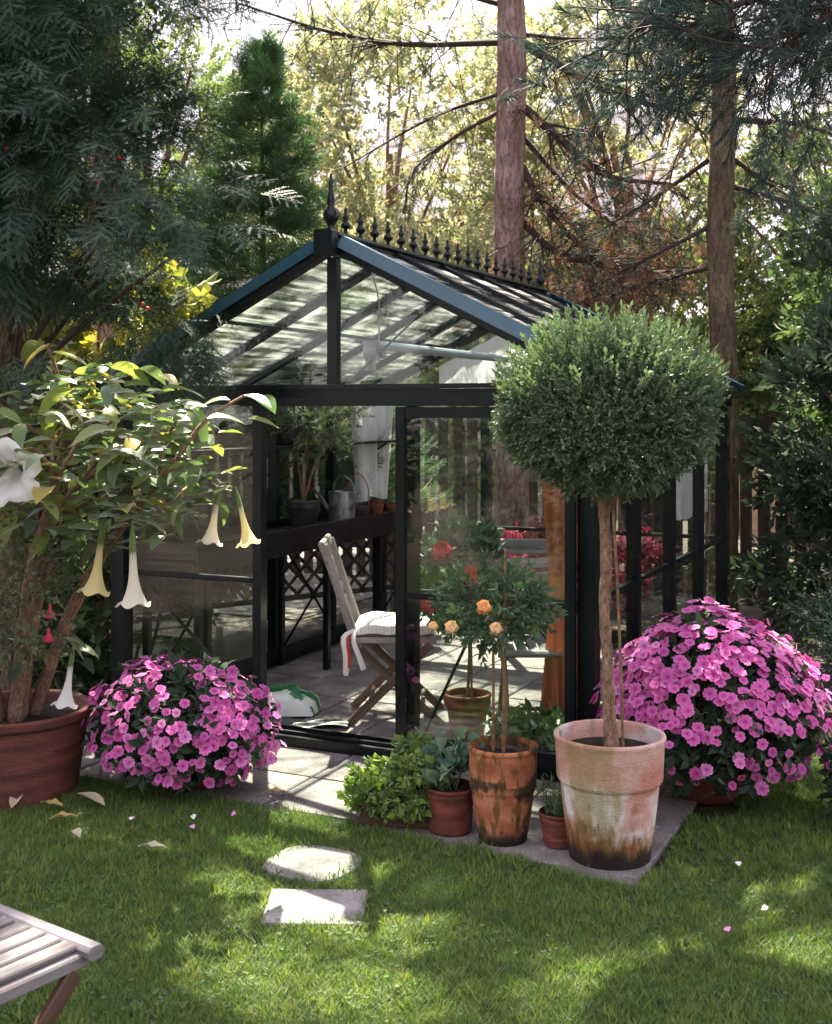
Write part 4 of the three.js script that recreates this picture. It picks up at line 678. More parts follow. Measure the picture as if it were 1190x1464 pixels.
// ---------------------------------------------------------------- trees
// yew
{
  const o = thing('yew_tree', 'dark blue green yew tree with red berries overhanging the greenhouse corner', 'tree'), r = rng(131);
  const B = [-1.75, 0, 0.35];
  const top = V(-1.5, 4.3, 0.5);
  part('trunk', tube([B, [-1.7, 1.0, 0.4], [-1.6, 2.2, 0.45], [top.x, top.y, top.z]], [0.13, 0.11, 0.09, 0.03], 12, 18, 0.2, 7), M.barkGreen, o);
  const ells = [[-1.5, 3.1, 0.75, 0.85, 0.68, 0.7, 105], [-0.95, 2.65, 0.72, 0.75, 0.55, 0.5, 88], [-1.2, 3.6, 0.55, 0.9, 0.55, 0.7, 40], [-0.45, 2.45, 0.62, 0.42, 0.38, 0.3, 30], [-0.5, 2.12, 0.5, 0.34, 0.26, 0.2, 18], [-1.2, 2.0, 0.85, 0.7, 0.3, 0.45, 6]];
  const { list, centres } = foliage(ells, 26, 0.19, r, { out: 0.7, droop: 0.3, shell: 0.2, smin: 0.7, smax: 1.3, flatY: 0.4, level: 0.8, margin: 0.07 });
  scatter('crown', frond(0.19, 26, 8, 0.019, 0.0042, 133, 0.35), mat(0.04, 0.072, 0.05, 0.6, { side: THREE.DoubleSide, specularIntensity: 0.6 }), list, o, [[1, 1, 1], [0.7, 0.75, 0.8], [1.5, 1.5, 1.4], [1.1, 1.2, 0.8]]);
  limbs((c) => V(-1.62 + 0.02 * r(), Math.max(1.1, c.y - 0.5 - 0.3 * r()), 0.46), centres, 26, 0.024, 0.006, r).forEach((g) => part('limb', g, M.twig, o));
  const berry = new THREE.SphereGeometry(0.009, 8, 6), bm = mat(0.7, 0.03, 0.04, 0.4);
  for (const [x, y, z] of [[-0.5, 2.72, 0.98], [-0.6, 2.62, 1.0], [-0.5, 2.4, 0.9], [-0.3, 2.4, 0.8], [-0.55, 2.1, 0.72], [-0.57, 2.12, 0.73], [-0.9, 2.75, 1.22]]) { const b = part('berry', berry, bm, o); b.position.set(x, y, z); }
}
// conical cypress behind the left wall
{
  const o = thing('cypress_tree', 'bright green conical cypress behind the greenhouse side wall', 'tree', [-2.3, 0, -2.98]), r = rng(141), l = [];
  part('trunk', tube([[0, 0, 0], [0.02, 2, 0], [0, 4.3, 0]], [0.07, 0.035, 0.006], 8, 10, 0.15), M.twig, o);
  for (let y0 = 1.0; y0 < 4.45; y0 += 0.13) {
    const R0 = 1.5 * (1 - y0 / 4.55) + 0.07, nb = Math.round(9 + R0 * 12);
    for (let b = 0; b < nb; b++) {
      const a = r() * 6.28, R = R0 * (0.7 + 0.5 * r()), y = y0 + (r() - 0.5) * 0.12, n = Math.round(6 + R * 20);
      for (let i = 0; i < n; i++) { const f = 0.12 + 0.88 * (i + r()) / n, w = (r() - 0.5) * 0.3 * R * (1.2 - f), aa = a + (r() - 0.5) * 0.5, p = V(Math.cos(a) * R * f - Math.sin(a) * w, y - 0.28 * R * f + 0.22 * R * f * f + (r() - 0.5) * 0.05, Math.sin(a) * R * f + Math.cos(a) * w); l.push([p, orientUp(V(Math.cos(aa), -0.3 + 0.75 * f + (y0 > 4 ? 1.2 : 0), Math.sin(aa)).addScaledVector(rdir(r), 0.3), 0.7, r), 0.6 + 0.5 * r()]); }
    }
  }
  scatter('crown', frond(0.2, 18, 8, 0.022, 0.008, 143, -0.25), leafMat(0.045, 0.12, 0.032, 0.28), l, o, [[1, 1, 1], [0.65, 0.75, 0.8], [1.5, 1.4, 1.1]]);
}
// two pines; boughs are single parts with twigs, then needles
function pine(name, label, pos, R, hgt, barkM, boughs, crownE, seed, needleM) {
  const o = thing(name, label, 'tree', pos), r = rng(seed);
  part('trunk', tube([[0, -0.05, 0], [0.025, hgt * 0.2, 0.01], [-0.012, hgt * 0.36, 0.0], [0.015, hgt * 0.5, 0.0], [-0.02, hgt * 0.65, 0], [0.03, hgt, 0.02]], [R * 1.2, R * 1.02, R * 1.0, R * 0.93, R * 0.86, R * 0.35], 22, 70, 0.13, seed), barkM, o);
  const knot = turned([[0, 0.02], [0.03, 0.016], [0.045, 0], [0.05, -0.02]], 9).rotateX(Math.PI / 2);
  for (let i = 0; i < 8; i++) { const k = part('branch_stub', knot, barkM, o), a = r() * 6.28, y = 1.6 + 3.4 * r(); k.position.set(Math.sin(a) * R * 0.95, y, Math.cos(a) * R * 0.95); k.rotation.y = a; k.scale.setScalar(0.5 + 0.4 * r()); }
  const green = [], brown = [];
  for (const [pts, r0, kind, nTwig] of boughs) {
    const more = kind === 'green' ? 1 : 2.2, c = new THREE.CatmullRomCurve3(pts.map((p) => V(...p))), g = [tube(pts, [r0, r0 * 0.7, r0 * 0.3], 7, 14, 0.15, nTwig)];
    for (let i = 0; i < nTwig * more; i++) {
      const t = 0.12 + 0.88 * r(), s = c.getPoint(t), tg = c.getTangent(t), d = tg.clone().multiplyScalar(0.6).addScaledVector(rdir(r), 0.8); d.y -= kind === 'dead' ? 0.35 : 0.1;
      const L = (0.25 + 0.55 * r()) * (1.15 - 0.5 * t), e = s.clone().addScaledVector(d.normalize(), L), m = s.clone().lerp(e, 0.5).add(V((r() - 0.5) * 0.08, 0.05 * (r() - 0.3), (r() - 0.5) * 0.08));
      g.push(tube([s, m, e], [r0 * 0.22, r0 * 0.08], 4, 5));
      for (let k = 0; k < 4; k++) { const q = m.clone().lerp(e, r()), w = q.clone().addScaledVector(rdir(r).add(V(0, -0.3, 0)), 0.08 + 0.14 * r()); g.push(tube([q, q.clone().lerp(w, 0.5).add(V(0, 0.015, 0)), w], [r0 * 0.1, r0 * 0.05], 3, 2)); if (kind === 'brown' && r() < 0.4) brown.push([w, orient(rdir(r).add(V(0, -0.2, 0)), r() * 6.28), 0.8 + 0.6 * r()]); if ((kind === 'green' && r() < 0.7) || (kind === 'dead' && r() < 0.07)) green.push([w, orient(d.clone().add(rdir(r).multiplyScalar(0.5)), r() * 6.28), 0.8 + 0.5 * r()]); }
    }
    part('bough', mergeGeometries(g), M.twig, o);
  }
  const off = V(...pos), { list, centres } = foliage(crownE, 40, 0.34, r, { up: 0.3, off, smin: 1.2, smax: 1.9, shell: 0.15 });
  if (crownE.length) limbs((c) => V(0.01, Math.min(hgt - 0.2, c.y - 0.3), 0), centres, 5, 0.04, 0.01, r).forEach((g) => part('limb', g, barkM, o));
  scatter('crown', needles(50, 0.14, 0.09, 0.0045, seed + 2, false, 0.75), needleM, [...green, ...list], o, [[1, 1, 1], [0.75, 0.8, 0.9], [1.35, 1.3, 1.1]]);
  if (brown.length) scatter('dry_needles', needles(30, 0.1, 0.07, 0.004, seed + 5, false, 0.9), leafMat(0.2, 0.105, 0.06, 0.35), brown, o, [[1, 1, 1], [0.55, 0.55, 0.5], [1.4, 1.2, 1.0], [0.5, 0.7, 0.5]]);
  return o;
}
const pineM = leafMat(0.05, 0.085, 0.06, 0.25);
const cr = (a, b = 0) => [a * 0.9056 - b * 0.4242, -a * 0.4242 - b * 0.9056];   // a to the right of the garden view, b deeper into it
const bough = (h, pts) => pts.map(([a, dy, b]) => { const [x, z] = cr(a, b); return [x, h + dy, z]; });
pine('pine_tree', 'tall pine with a bare pinkish grey trunk rising behind the greenhouse ridge', [-0.71, 0, -4.28], 0.128, 9, M.bark, [
  [bough(4.68, [[-0.1, 0, 0], [-0.9, 0.02, 0.1], [-1.5, 0.12, 0.1], [-2.3, 0.4, 0.2]]), 0.03, 'dead', 26],
  [bough(5.0, [[-0.1, 0, 0], [-0.9, 0.1, -0.3], [-2.0, 0.15, -0.5]]), 0.025, 'dead', 24],
  [bough(4.1, [[-0.1, 0, 0], [-0.5, -0.25, -0.1], [-0.8, -0.5, -0.1], [-0.88, -0.85, -0.1]]), 0.02, 'dead', 18],
  [bough(4.25, [[-0.1, 0, 0], [-0.6, -0.1, 0.3], [-1.4, -0.5, 0.5]]), 0.018, 'dead', 18],
  [bough(4.68, [[0.1, 0, 0], [0.45, -0.25, -0.1], [0.9, -0.5, -0.2], [1.5, -0.65, -0.2]]), 0.042, 'dead', 22],
  [bough(4.15, [[0.1, 0, 0], [0.4, -0.3, -0.15], [0.75, -0.6, -0.2], [1.3, -0.7, -0.3]]), 0.042, 'brown', 24],
  [bough(3.65, [[0.1, 0, 0], [0.25, -0.3, -0.1], [0.5, -0.6, -0.1], [0.9, -0.95, -0.2]]), 0.036, 'brown', 26],
  [bough(3.2, [[0.1, 0, 0], [0.35, -0.25, -0.1], [0.8, -0.4, -0.15], [1.2, -0.45, -0.2]]), 0.034, 'brown', 30],
  [bough(5.15, [[0.1, 0.1, 0], [0.7, -0.1, -0.1], [1.3, -0.4, -0.2], [1.8, -0.5, -0.2]]), 0.04, 'dead', 24],
  [bough(4.75, [[0.1, 0, 0], [0.6, 0.02, 0.2], [1.4, 0.15, 0.4]]), 0.02, 'dead', 20],
  [bough(3.9, [[0.1, 0, 0], [0.7, -0.5, 0.4], [1.4, -0.9, 0.5]]), 0.025, 'brown', 28]],
  [[-0.6, 7.7, 1.0, 2.3, 1.0, 2.1, 120]], 151, pineM);
pine('pine_tree', 'slimmer pine with a mossy trunk near the back corner of the greenhouse', [1.07, 0, -4.0], 0.098, 8, M.barkGreen, [
  [bough(3.0, [[-0.1, 0, 0], [-0.5, -0.2, 0.1], [-1.0, -0.45, 0.2]]), 0.02, 'brown', 22],
  [bough(3.5, [[0.1, 0, 0], [0.5, -0.2, 0.2], [1.1, -0.5, 0.3]]), 0.02, 'dead', 20],
  [bough(4.3, [[0.1, 0, 0], [0.6, 0.1, -0.2], [1.3, 0.0, -0.3]]), 0.025, 'green', 40],
  [bough(3.8, [[0.1, 0, 0], [0.6, -0.1, -0.2], [1.3, -0.5, -0.3]]), 0.025, 'green', 44],
  [bough(3.3, [[0.1, 0, 0], [0.5, -0.2, -0.3], [1.1, -0.6, -0.4]]), 0.022, 'green', 40],
  [bough(3.5, [[-0.1, 0, 0], [-0.4, -0.2, 0.3], [-0.9, -0.5, 0.4]]), 0.02, 'green', 20],
  [bough(2.7, [[-0.1, 0, 0], [-0.5, -0.1, 0.1], [-1.1, -0.3, 0.2]]), 0.02, 'brown', 26],
  [bough(4.5, [[-0.1, 0, 0], [-0.4, 0.1, -0.3], [-0.7, -0.1, -0.6]]), 0.025, 'green', 26]],
  [[0.2, 7.0, 0.8, 1.9, 0.9, 1.8, 80]], 153, pineM);
pine('pine_tree', 'tall dark pine added behind the yew to shade the lawn', [-3.94, 0, -3.1], 0.13, 9, M.bark, [  // extra pine, its crown out of view, added to shade the lawn
  [bough(5.2, [[0.1, 0, 0], [0.5, 0.1, -0.1], [1.0, 0.2, -0.2]]), 0.03, 'green', 16]], [[1.3, 7.5, 0.7, 2.2, 1.0, 2.0, 120]], 157, pineM);
// the near pine whose trunk stands right of the view; its boughs hang in at the top
pine('pine_tree', 'near pine beside the garden path with long needled boughs hanging over the topiary', [3.6, 0, -0.9], 0.12, 6.5, M.barkGreen, [
  [bough(3.6, [[-0.1, 0, 0], [-0.9, 0.0, -0.1], [-1.6, -0.15, -0.1], [-2.2, -0.4, -0.1]]), 0.03, 'green', 70],
  [bough(3.8, [[-0.1, 0, 0], [-1.0, 0.0, 0.1], [-1.8, -0.25, 0.2], [-2.5, -0.6, 0.2]]), 0.03, 'green', 80],
  [bough(3.5, [[-0.1, 0, 0], [-0.8, -0.05, -0.4], [-1.5, -0.25, -0.5], [-1.9, -0.5, -0.5]]), 0.025, 'green', 60],
  [bough(3.7, [[-0.1, 0, 0], [-0.8, -0.05, 0.5], [-1.6, -0.25, 0.9]]), 0.025, 'green', 60],
  [bough(3.2, [[-0.1, 0, 0], [-0.8, -0.1, -0.2], [-1.5, -0.35, -0.2]]), 0.018, 'brown', 18]],
  [[0.3, 5.2, 0, 1.2, 0.9, 1.2, 30]], 155, leafMat(0.035, 0.065, 0.055, 0.2));

// broad-leaved trees and shrubs
function broadleaf(name, label, cat, pos, trunkR, ells, per, clumpR, geo, m, tones, seed, { group, every = 6, barkM = M.twigBrown, lean = 0, opts = {} } = {}) {
  const o = thing(name, label, cat, pos, 0, group), r = rng(seed), off = V(...pos), top = Math.max(...ells.map((e) => e[1]));
  const { list, centres } = foliage(ells, per, clumpR, r, { off, ...opts });
  part('trunk', [tube([[0, -0.03, 0], [lean * 0.3, top * 0.35, 0.04], [lean * 0.7, top * 0.7, 0], [lean, top, 0.05]], [trunkR, trunkR * 0.8, trunkR * 0.6, trunkR * 0.25], 9, 12, 0.15, seed), ...limbs((c) => V(lean * 0.6, Math.max(0.1, Math.min(top * 0.8, c.y * 0.62)), 0.02), centres, every, trunkR * 0.35, trunkR * 0.07 + 0.003, r)], barkM, o);
  scatter('crown', geo, m, list, o, tones); return o;
}
const limeG = sprig(12, 0.22, 0.062, 0.042, 161, 1.2), laurelG = sprig(8, 0.16, 0.1, 0.042, 163, 1.1), bigLeafG = sprig(7, 0.22, 0.12, 0.08, 165, 1.2);
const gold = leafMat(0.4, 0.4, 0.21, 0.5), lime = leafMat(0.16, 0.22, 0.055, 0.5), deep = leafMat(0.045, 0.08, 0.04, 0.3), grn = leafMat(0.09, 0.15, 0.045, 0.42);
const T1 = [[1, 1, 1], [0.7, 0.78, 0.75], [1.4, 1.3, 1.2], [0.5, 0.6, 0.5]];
const bg = 'trees beyond the garden fence';
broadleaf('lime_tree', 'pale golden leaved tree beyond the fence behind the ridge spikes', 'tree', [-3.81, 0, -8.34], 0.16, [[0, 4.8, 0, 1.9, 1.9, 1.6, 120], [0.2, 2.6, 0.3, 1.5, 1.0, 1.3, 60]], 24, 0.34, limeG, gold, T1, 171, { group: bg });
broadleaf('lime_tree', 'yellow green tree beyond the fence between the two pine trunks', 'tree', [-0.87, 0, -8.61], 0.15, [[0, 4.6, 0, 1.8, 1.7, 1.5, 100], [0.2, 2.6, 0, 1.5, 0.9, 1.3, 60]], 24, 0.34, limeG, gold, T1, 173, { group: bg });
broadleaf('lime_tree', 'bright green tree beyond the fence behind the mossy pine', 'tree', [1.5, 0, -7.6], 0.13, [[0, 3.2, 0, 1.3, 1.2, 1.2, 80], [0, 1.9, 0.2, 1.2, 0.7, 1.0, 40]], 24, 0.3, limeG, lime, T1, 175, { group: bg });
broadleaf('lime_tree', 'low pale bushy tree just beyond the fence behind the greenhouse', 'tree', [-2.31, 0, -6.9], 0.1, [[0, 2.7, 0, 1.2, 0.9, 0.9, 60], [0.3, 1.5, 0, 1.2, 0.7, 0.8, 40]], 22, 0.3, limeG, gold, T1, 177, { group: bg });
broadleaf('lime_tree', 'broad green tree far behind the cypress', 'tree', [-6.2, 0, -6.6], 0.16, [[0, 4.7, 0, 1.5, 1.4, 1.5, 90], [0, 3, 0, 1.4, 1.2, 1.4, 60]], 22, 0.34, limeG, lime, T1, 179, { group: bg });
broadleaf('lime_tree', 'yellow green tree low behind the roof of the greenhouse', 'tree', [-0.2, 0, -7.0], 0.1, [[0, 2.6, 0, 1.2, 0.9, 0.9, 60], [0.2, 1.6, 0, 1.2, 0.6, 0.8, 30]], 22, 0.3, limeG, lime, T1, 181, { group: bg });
broadleaf('shade_tree', 'leafy green tree standing behind the yew beside the greenhouse', 'tree', [-4.0, 0, -1.6], 0.14, [[0.3, 5.2, 0.5, 1.9, 1.4, 1.7, 100], [0, 3.9, 0.2, 1.4, 1.0, 1.3, 60]], 24, 0.34, limeG, grn, T1, 183, { lean: 0.2 });
broadleaf('golden_shrub', 'yellow leaved shrub lit from behind beneath the yew', 'shrub', [-3.2, 0, -1.2], 0.06, [[0, 2.0, 0, 0.9, 0.8, 0.7, 60], [0.2, 1.0, 0, 0.8, 0.6, 0.6, 30]], 18, 0.22, bigLeafG, leafMat(0.36, 0.32, 0.03, 0.55), T1, 185);
broadleaf('golden_shrub', 'smaller yellow green shrub close to the greenhouse side wall under the yew', 'shrub', [-2.3, 0, -1.1], 0.05, [[0, 2.0, 0, 0.55, 0.7, 0.5, 40], [0, 1.1, 0, 0.4, 0.5, 0.4, 16]], 16, 0.2, bigLeafG, leafMat(0.32, 0.33, 0.04, 0.55), T1, 186);
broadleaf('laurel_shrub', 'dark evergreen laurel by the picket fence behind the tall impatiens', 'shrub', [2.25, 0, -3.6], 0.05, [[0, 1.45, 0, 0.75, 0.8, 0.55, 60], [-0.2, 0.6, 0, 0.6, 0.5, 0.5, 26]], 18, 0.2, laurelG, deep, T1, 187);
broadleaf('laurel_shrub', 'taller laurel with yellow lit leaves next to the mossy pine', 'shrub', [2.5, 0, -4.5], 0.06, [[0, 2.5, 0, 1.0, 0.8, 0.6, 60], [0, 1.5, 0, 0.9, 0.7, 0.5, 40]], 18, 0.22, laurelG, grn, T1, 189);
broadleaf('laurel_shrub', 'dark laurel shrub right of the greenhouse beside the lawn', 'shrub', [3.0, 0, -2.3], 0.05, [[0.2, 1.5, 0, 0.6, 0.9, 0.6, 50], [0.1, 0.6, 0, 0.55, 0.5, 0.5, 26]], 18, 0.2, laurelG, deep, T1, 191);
broadleaf('red_shrub', 'dark crimson leaved shrub behind the greenhouse back wall', 'shrub', [0.1, 0, -3.45], 0.03, [[0, 0.5, 0, 0.6, 0.26, 0.22, 40]], 22, 0.12, sprig(8, 0.09, 0.05, 0.02, 193, 1.1), leafMat(0.26, 0.02, 0.07, 0.3), T1, 195);
broadleaf('fern_bush', 'grey green ferny bush outside the greenhouse side wall', 'shrub', [-1.75, 0, -0.5], 0.025, [[0, 0.4, 0, 0.35, 0.38, 0.6, 40]], 18, 0.15, laurelG, grn, T1, 197);
broadleaf('side_shrub', 'leafy green shrub outside the greenhouse beyond the staging bench', 'shrub', [-2.1, 0, -1.9], 0.03, [[0, 1.1, 0, 0.4, 0.65, 0.7, 60]], 18, 0.18, laurelG, grn, T1, 199);
{ // the garden's other side, behind the viewer: what the front panes mirror
  const a = broadleaf('boundary_tree', 'tall leafy boundary tree on the far side of the lawn facing the greenhouse', 'tree', [1.5, 0, 9.5], 0.14, [[0, 2.9, 0, 1.9, 1.9, 1.1, 90], [0, 1.2, 0, 1.9, 1.1, 1.0, 50]], 18, 0.4, bigLeafG, deep, T1, 205, { group: 'boundary trees across the lawn' });
  dup(a, [-2.2, 0, 9.0], 1.1); dup(a, [5.2, 0, 8.6], 2.3); dup(a, [8.2, 0, 5.6], 0.6);
}
{
  const o = thing('juniper', 'low blue green juniper at the lawn edge past the tall impatiens', 'shrub', [2.35, 0, -1.75]), r = rng(201);
  const { list, centres } = foliage([[0, 0.4, 0, 0.4, 0.36, 0.4, 40]], 16, 0.13, r, { gaps: false, up: 0.4 });
  part('stems', limbs(() => V(0, 0.03, 0), centres, 4, 0.012, 0.004, r, 4), M.twigBrown, o);
  scatter('crown', needles(36, 0.13, 0.018, 0.004, 203, false, 0.8), leafMat(0.03, 0.06, 0.055, 0.15), list, o, T1);
}

// ---------------------------------------------------------------- fence, trellis, house, shed
{
  const o = thing('picket_fence', 'dark weathered picket fence of upright boards behind the greenhouse', 'fence', [0, 0, -5.2]), r = rng(211);
  const bm = [[0.1, 0.07, 0.06], [0.07, 0.055, 0.055], [0.13, 0.085, 0.065]].map((c) => mat(...c, 0.85, { map: grainT, bumpMap: grainT, bumpScale: 0.002 }));
  for (let i = 0; i < 58; i++) { const x = -3.6 + i * 0.145, h = 1.58 + 0.06 * (r() - 0.5), w = 0.1 + 0.01 * (r() - 0.5), t = 0.012 * (r() - 0.5); part('board', beam([x, 0.04, 0], [x + t, h, 0], w, 0.018, 0.003), bm[Math.floor(r() * 3)], o); }
  for (const y of [0.35, 1.25]) part('fence_rail', bx(-3.7, 4.8, y - 0.035, y + 0.035, -0.06, -0.012), bm[1], o);
  for (let i = 0; i < 5; i++) part('fence_post', bx(-3.6 + i * 2 - 0.04, -3.6 + i * 2 + 0.04, -0.02, 1.5, -0.145, -0.062), bm[1], o);
}
{
  const o = thing('trellis', 'low dark diamond trellis outside the greenhouse side wall', 'trellis', [-2.0, 0, -2.9], Math.PI / 2 - 0.5);
  const L = 2.0, y0 = 0.2, y1 = 0.78, s = 0.15;
  for (const d of [-1, 1]) for (let k = -4; k < 14; k++) { let a = k * s, b = a + (y1 - y0), ya = y0, yb = y1; if (a < 0) { ya += -a; a = 0; } if (b > L) { yb -= b - L; b = L; } if (b - a < 0.05) continue; const f = (x) => (d > 0 ? x : L - x) - L / 2; part('lath', beam([f(a), ya, d * 0.006], [f(b), yb, d * 0.006], 0.01, 0.028, 0.002), M.woodDark, o); }
  for (const y of [y0, y1]) part('trellis_rail', bx(-L / 2, L / 2, y - 0.02, y + 0.02, -0.014, 0.014), M.woodDark, o);
  for (const x of [-L / 2, L / 2]) part('trellis_post', bx(x - 0.03, x + 0.03, 0, y1 + 0.08, -0.03, 0.03), M.woodDark, o);
}
{ // house far behind the trees
  const o = thing('house', 'pale house with a grey tiled roof and a skylight far behind the trees', 'house', [-6.6, 0, -15.5], TURN), r = rng(221);
  const wall = mat(0.7, 0.66, 0.6, 0.9, { map: rep(mottleT, 0.5, 0.5) });
  part('wall', bx(-4.2, 4.2, -0.1, 5.3, -6, 0), wall, o);
  const A = Math.PI / 4.4, roof = part('roof', plate([[-4.6, 5.1, 0.45], [4.6, 5.1, 0.45], [4.6, 5.1 + 4.2 * Math.sin(A), 0.45 - 4.2 * Math.cos(A)], [-4.6, 5.1 + 4.2 * Math.sin(A), 0.45 - 4.2 * Math.cos(A)]], 0.1), mat(0.16, 0.14, 0.17, 0.8), o);
  part('back_roof', plate([[4.6, 5.1, -6.45], [-4.6, 5.1, -6.45], [-4.6, 5.1 + 4.2 * Math.sin(A), 0.35 - 4.2 * Math.cos(A)], [4.6, 5.1 + 4.2 * Math.sin(A), 0.35 - 4.2 * Math.cos(A)]], 0.1), mat(0.16, 0.14, 0.17, 0.8), o);
  const tm = [[0.2, 0.17, 0.21], [0.27, 0.23, 0.27], [0.16, 0.14, 0.18]].map((c) => mat(...c, 0.7)), tg = bx(-0.225, 0.225, -0.02, 0.02, -0.17, 0.17, 0.01);
  for (let j = 0; j < 14; j++) for (let i = 0; i < 20; i++) { const t = part('roof_tile', tg, tm[Math.floor(r() * 3)], roof), d = 0.12 + j * 0.29; t.position.set(-4.4 + i * 0.46 + (j % 2) * 0.1, 5.1 + d * Math.sin(A) + 0.07, 0.45 - d * Math.cos(A) + 0.06); t.rotation.x = A + 0.09; }
  const sk = part('skylight', beam([2.15, 6.85, -1.32], [2.95, 6.85, -1.32], 0.1, 0.9, 0.01, [0, Math.sin(A), -Math.cos(A)]), mat(0.85, 0.85, 0.85, 0.5), o);
  part('pane', beam([2.22, 6.91, -1.26], [2.88, 6.91, -1.26], 0.03, 0.74, 0.01, [0, Math.sin(A), -Math.cos(A)]), mat(0.6, 0.65, 0.7, 0.05, { metalness: 0.6 }), sk);
  for (const [x, y] of [[-3, 3.2], [-0.6, 3.2], [1.8, 3.2], [-3, 0.9], [1.8, 0.9]]) { const w = part('window', [bx(x, x + 1.2, y, y + 0.07, 0.002, 0.06), bx(x, x + 1.2, y + 1.23, y + 1.3, 0.002, 0.06), bx(x, x + 0.07, y + 0.071, y + 1.229, 0.002, 0.06), bx(x + 1.13, x + 1.2, y + 0.071, y + 1.229, 0.002, 0.06)], M.white, o); part('pane', bx(x + 0.071, x + 1.129, y + 0.071, y + 1.229, 0.002, 0.02), mat(0.06, 0.07, 0.08, 0.05), w); }
}
{
  const o = thing('garden_shed', 'brown wooden shed with a shallow roof behind the laurels', 'shed', [2.0, 0, -9.6], TURN);
  for (let i = 0; i < 16; i++) part('plank', bx(-1.3, 1.3, i * 0.135, i * 0.135 + 0.13, -0.015 + 0.006 * (i % 2), 0.015, 0.004), M.woodBrown, o);
  for (const s of [-1, 1]) part('side_wall', bx(s * 1.29 - 0.02, s * 1.29 + 0.02, 0, 2.16, -2.2, -0.02), M.woodBrown, o);
  part('roof', plate([[-1.5, 2.17, 0.25], [1.5, 2.17, 0.25], [1.5, 2.75, -2.4], [-1.5, 2.75, -2.4]], 0.06), mat(0.33, 0.22, 0.17, 0.85, { map: rep(mottleT, 1, 1) }), o);
}

// ---------------------------------------------------------------- grass, fallen leaves and petals
{
  const r = rng(231), list = [], C = camera.position;
  const pos = [], idx = [];
  for (let i = 0; i < 9; i++) { const a = r() * 6.28, l = 0.024 + 0.03 * r(), w = 0.0016 + 0.0008 * r(), b = 0.012 + 0.022 * r(), ox = (r() - 0.5) * 0.024, oz = (r() - 0.5) * 0.024, cx = Math.cos(a), cz = Math.sin(a), s = pos.length / 3; for (const [t, k] of [[0, 1], [0.5, 0.85]]) for (const e of [-1, 1]) pos.push(ox + cx * b * t * t - cz * w * k * e, l * t, oz + cz * b * t * t + cx * w * k * e); pos.push(ox + cx * b, l * (0.95), oz + cz * b); idx.push(s, s + 1, s + 3, s, s + 3, s + 2, s + 2, s + 3, s + 4); }
  const tuft = geom(pos, null, idx, false);
  const stone = (x, z) => { const d = Math.hypot(x - 0.64, z - 1.31); if (d < 0.142) return true; const a = x - 0.84, b = z - 1.64, u = a * 0.9056 - b * 0.4242, v = a * 0.4242 + b * 0.9056; return Math.abs(u) < 0.148 && Math.abs(v) < 0.118; };
  let n = 0;
  const want = (x, z) => { if (stone(x, z)) return false; if (x < 1.77 && z < 0.895 + Math.max(0, (x - 0.63) * 0.145)) return false; if (Math.hypot(x - 1.6, z - 0.825) < 0.2) return false; if (z < -1.5) return false; if (Math.hypot(x - 1.74, z - 0.1) < 0.2) return false; return true; };
  const sow = (x0, x1, z0, z1, k) => { for (let i = 0; i < k; i++) { const x = x0 + (x1 - x0) * r(), z = z0 + (z1 - z0) * r(); if (!want(x, z)) continue; const worn = Math.hypot(x - 0.64, z - 1.31) < 0.3 || Math.hypot(x - 0.84, z - 1.64) < 0.26; if (worn && r() < 0.35) continue; const p = 0.55 + 0.6 * fbm(x / 8 + 0.5, z / 8 + 0.5, 20, 20, 77, 3) + (z < 0.98 + Math.max(0, (x - 0.63) * 0.145) && x < 1.85 ? 0.2 : 0); list.push([V(x, -0.004, z), orient(V((r() - 0.5) * 0.5, 1, (r() - 0.5) * 0.5), r() * 6.28), p * (0.6 + 0.75 * r() * r() + 0.15 * r())]); } };
  sow(-0.9, 2.9, 0.88, 2.6, 62000); sow(1.75, 3.2, -1.3, 0.9, 12000); sow(0.2, 2.4, 2.6, 3.6, 14000); sow(-2.8, -0.9, 0.9, 3, 4000); sow(2.9, 5, 0, 4, 6000);
  const o = scatter('grass', tuft, leafMat(0.088, 0.165, 0.018, 0.42), list, scene, [[1, 1, 1], [0.75, 0.85, 0.8], [1.3, 1.2, 1.0], [1.9, 1.45, 1.2], [0.9, 1, 0.9], [2.8, 1.9, 2.2]]);
  o.name = 'grass'; tag(o, 'short green lawn grass with dry yellowish blades', 'grass', null, 'stuff');
  const cl = [], cg = mergeGeometries([0, 1, 2].map((k) => leaf(0.0075, 0.0075, { n: 2, fold: 0.2, droop: 0.1, tip: 1.3 }).rotateX(1.25).rotateY(k * 2.094).translate(0, 0.022, 0)));
  for (let k = 0; k < 80; k++) { const cx = -0.9 + 3.9 * r(), cz = 0.95 + 1.9 * r(); for (let i = 0; i < 16; i++) { const a = r() * 6.28, q = 0.14 * Math.sqrt(r()), x = cx + q * Math.cos(a), z = cz + q * Math.sin(a); if (want(x, z)) cl.push([V(x, 0.004 * r(), z), orient(V((r() - 0.5) * 0.5, 1, (r() - 0.5) * 0.5), r() * 6.28), 0.8 + 0.7 * r()]); } }
  const c = scatter('clover', cg, leafMat(0.07, 0.15, 0.04, 0.35), cl, scene, [[1, 1, 1], [1.3, 1.2, 1], [0.7, 0.8, 0.8]]); tag(c, 'small clover leaves growing among the lawn grass', 'clover', null, 'stuff');
}
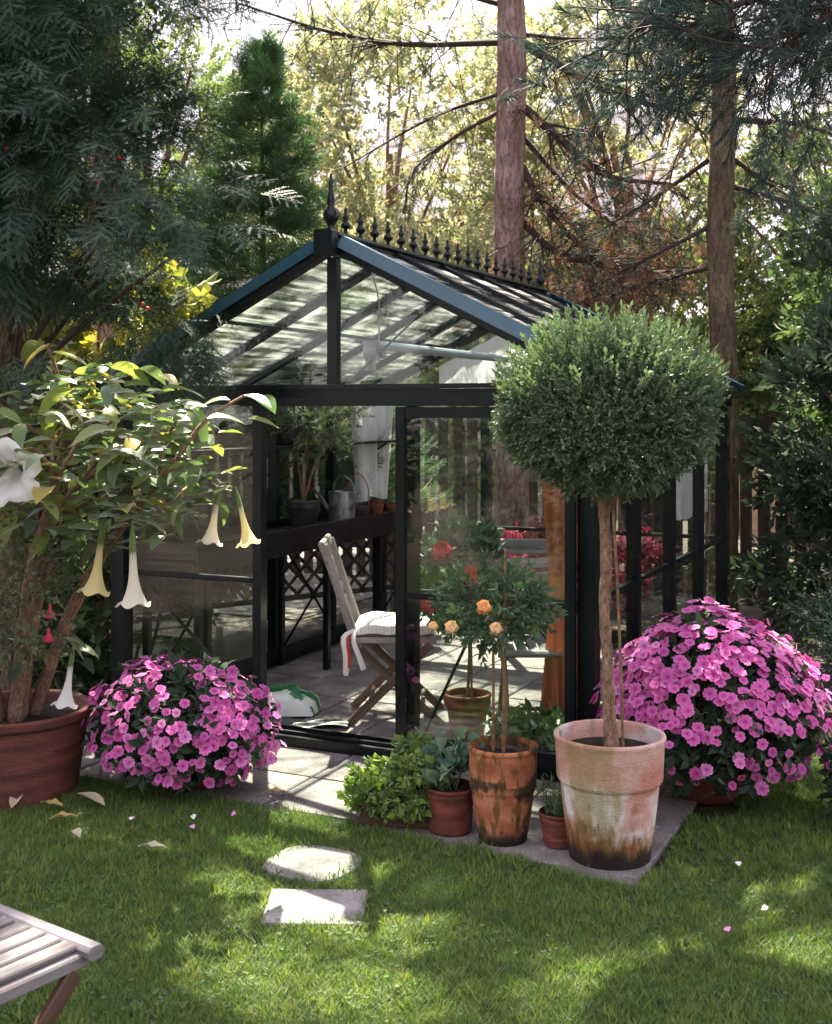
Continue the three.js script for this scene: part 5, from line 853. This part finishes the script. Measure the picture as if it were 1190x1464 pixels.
{
  const r = rng(241), dm = [leafMat(0.62, 0.52, 0.34, 0.3), leafMat(0.5, 0.4, 0.12, 0.3), leafMat(0.55, 0.5, 0.36, 0.3)];
  const gl = [leaf(0.2, 0.05, { n: 6, fold: 0.7, droop: 0.1, wave: 0.1, seed: 4 }), leaf(0.11, 0.042, { n: 6, fold: 0.6, droop: 0.05, wave: 0.3, seed: 6 })];
  [[-0.7, 1.4, 0.5, 0, 0, 'long pale withered leaf lying flat on the lawn edge by the tub'], [-0.52, 1.3, 1.7, 1, 1, 'curled yellow fallen leaf on the lawn before the tub'], [-0.4, 1.36, 2.6, 1, 1, 'dry twisted fallen leaf beside the curled yellow one'], [-0.3, 1.5, 4.1, 1, 2, 'small pale fallen leaf in the grass below the impatiens'], [-0.38, 1.22, 1.3, 0, 0, 'longest withered leaf lying below the low impatiens mound'], [0.14, 1.5, 2.0, 1, 2, 'crumpled whitish leaf lying alone in the grass'], [0.18, 0.72, 2.2, 1, 1, 'yellow fallen leaf on the paving before the door']].forEach(([x, z, a, g, m, l], i) => {
    const f = part(numbered('fallen_leaf'), gl[g], dm[m], scene); f.position.set(x, z < 0.9 ? 0.034 : 0.05, z); f.rotation.set(-Math.PI / 2 + 0.15, 0, 0); f.rotateOnWorldAxis(V(0, 1, 0), a); tag(f, l, 'fallen leaf', 'fallen leaves on the lawn');
  });
  const pg = leaf(0.024, 0.024, { n: 3, fold: 0.3, droop: 0.2 }), pm = mat(0.75, 0.3, 0.6, 0.8, { side: THREE.DoubleSide }), pw = mat(0.82, 0.75, 0.75, 0.8, { side: THREE.DoubleSide });
  for (let i = 4; i < 13; i++) { const x = i < 9 ? 1.95 + 0.6 * r() : -0.2 + 0.5 * r(), z = i < 9 ? 0.3 + 1.2 * r() : 1.05 + 0.3 * r(), f = part(numbered('fallen_petal'), pg, r() < 0.6 ? pm : pw, scene); f.position.set(x, 0.045, z); f.rotation.set(-1.4 + r() * 0.5, 0, r() * 6.28); tag(f, i < 9 ? 'pink petal fallen on the grass below the tall impatiens' : 'pink petal fallen on the grass before the low impatiens', 'petal', i < 9 ? 'petals by the tall impatiens' : 'petals by the low impatiens'); }
}
scene.traverse((o) => { if (o.isMesh) { o.castShadow = true; o.receiveShadow = true; } });
renderer.render(scene, camera);
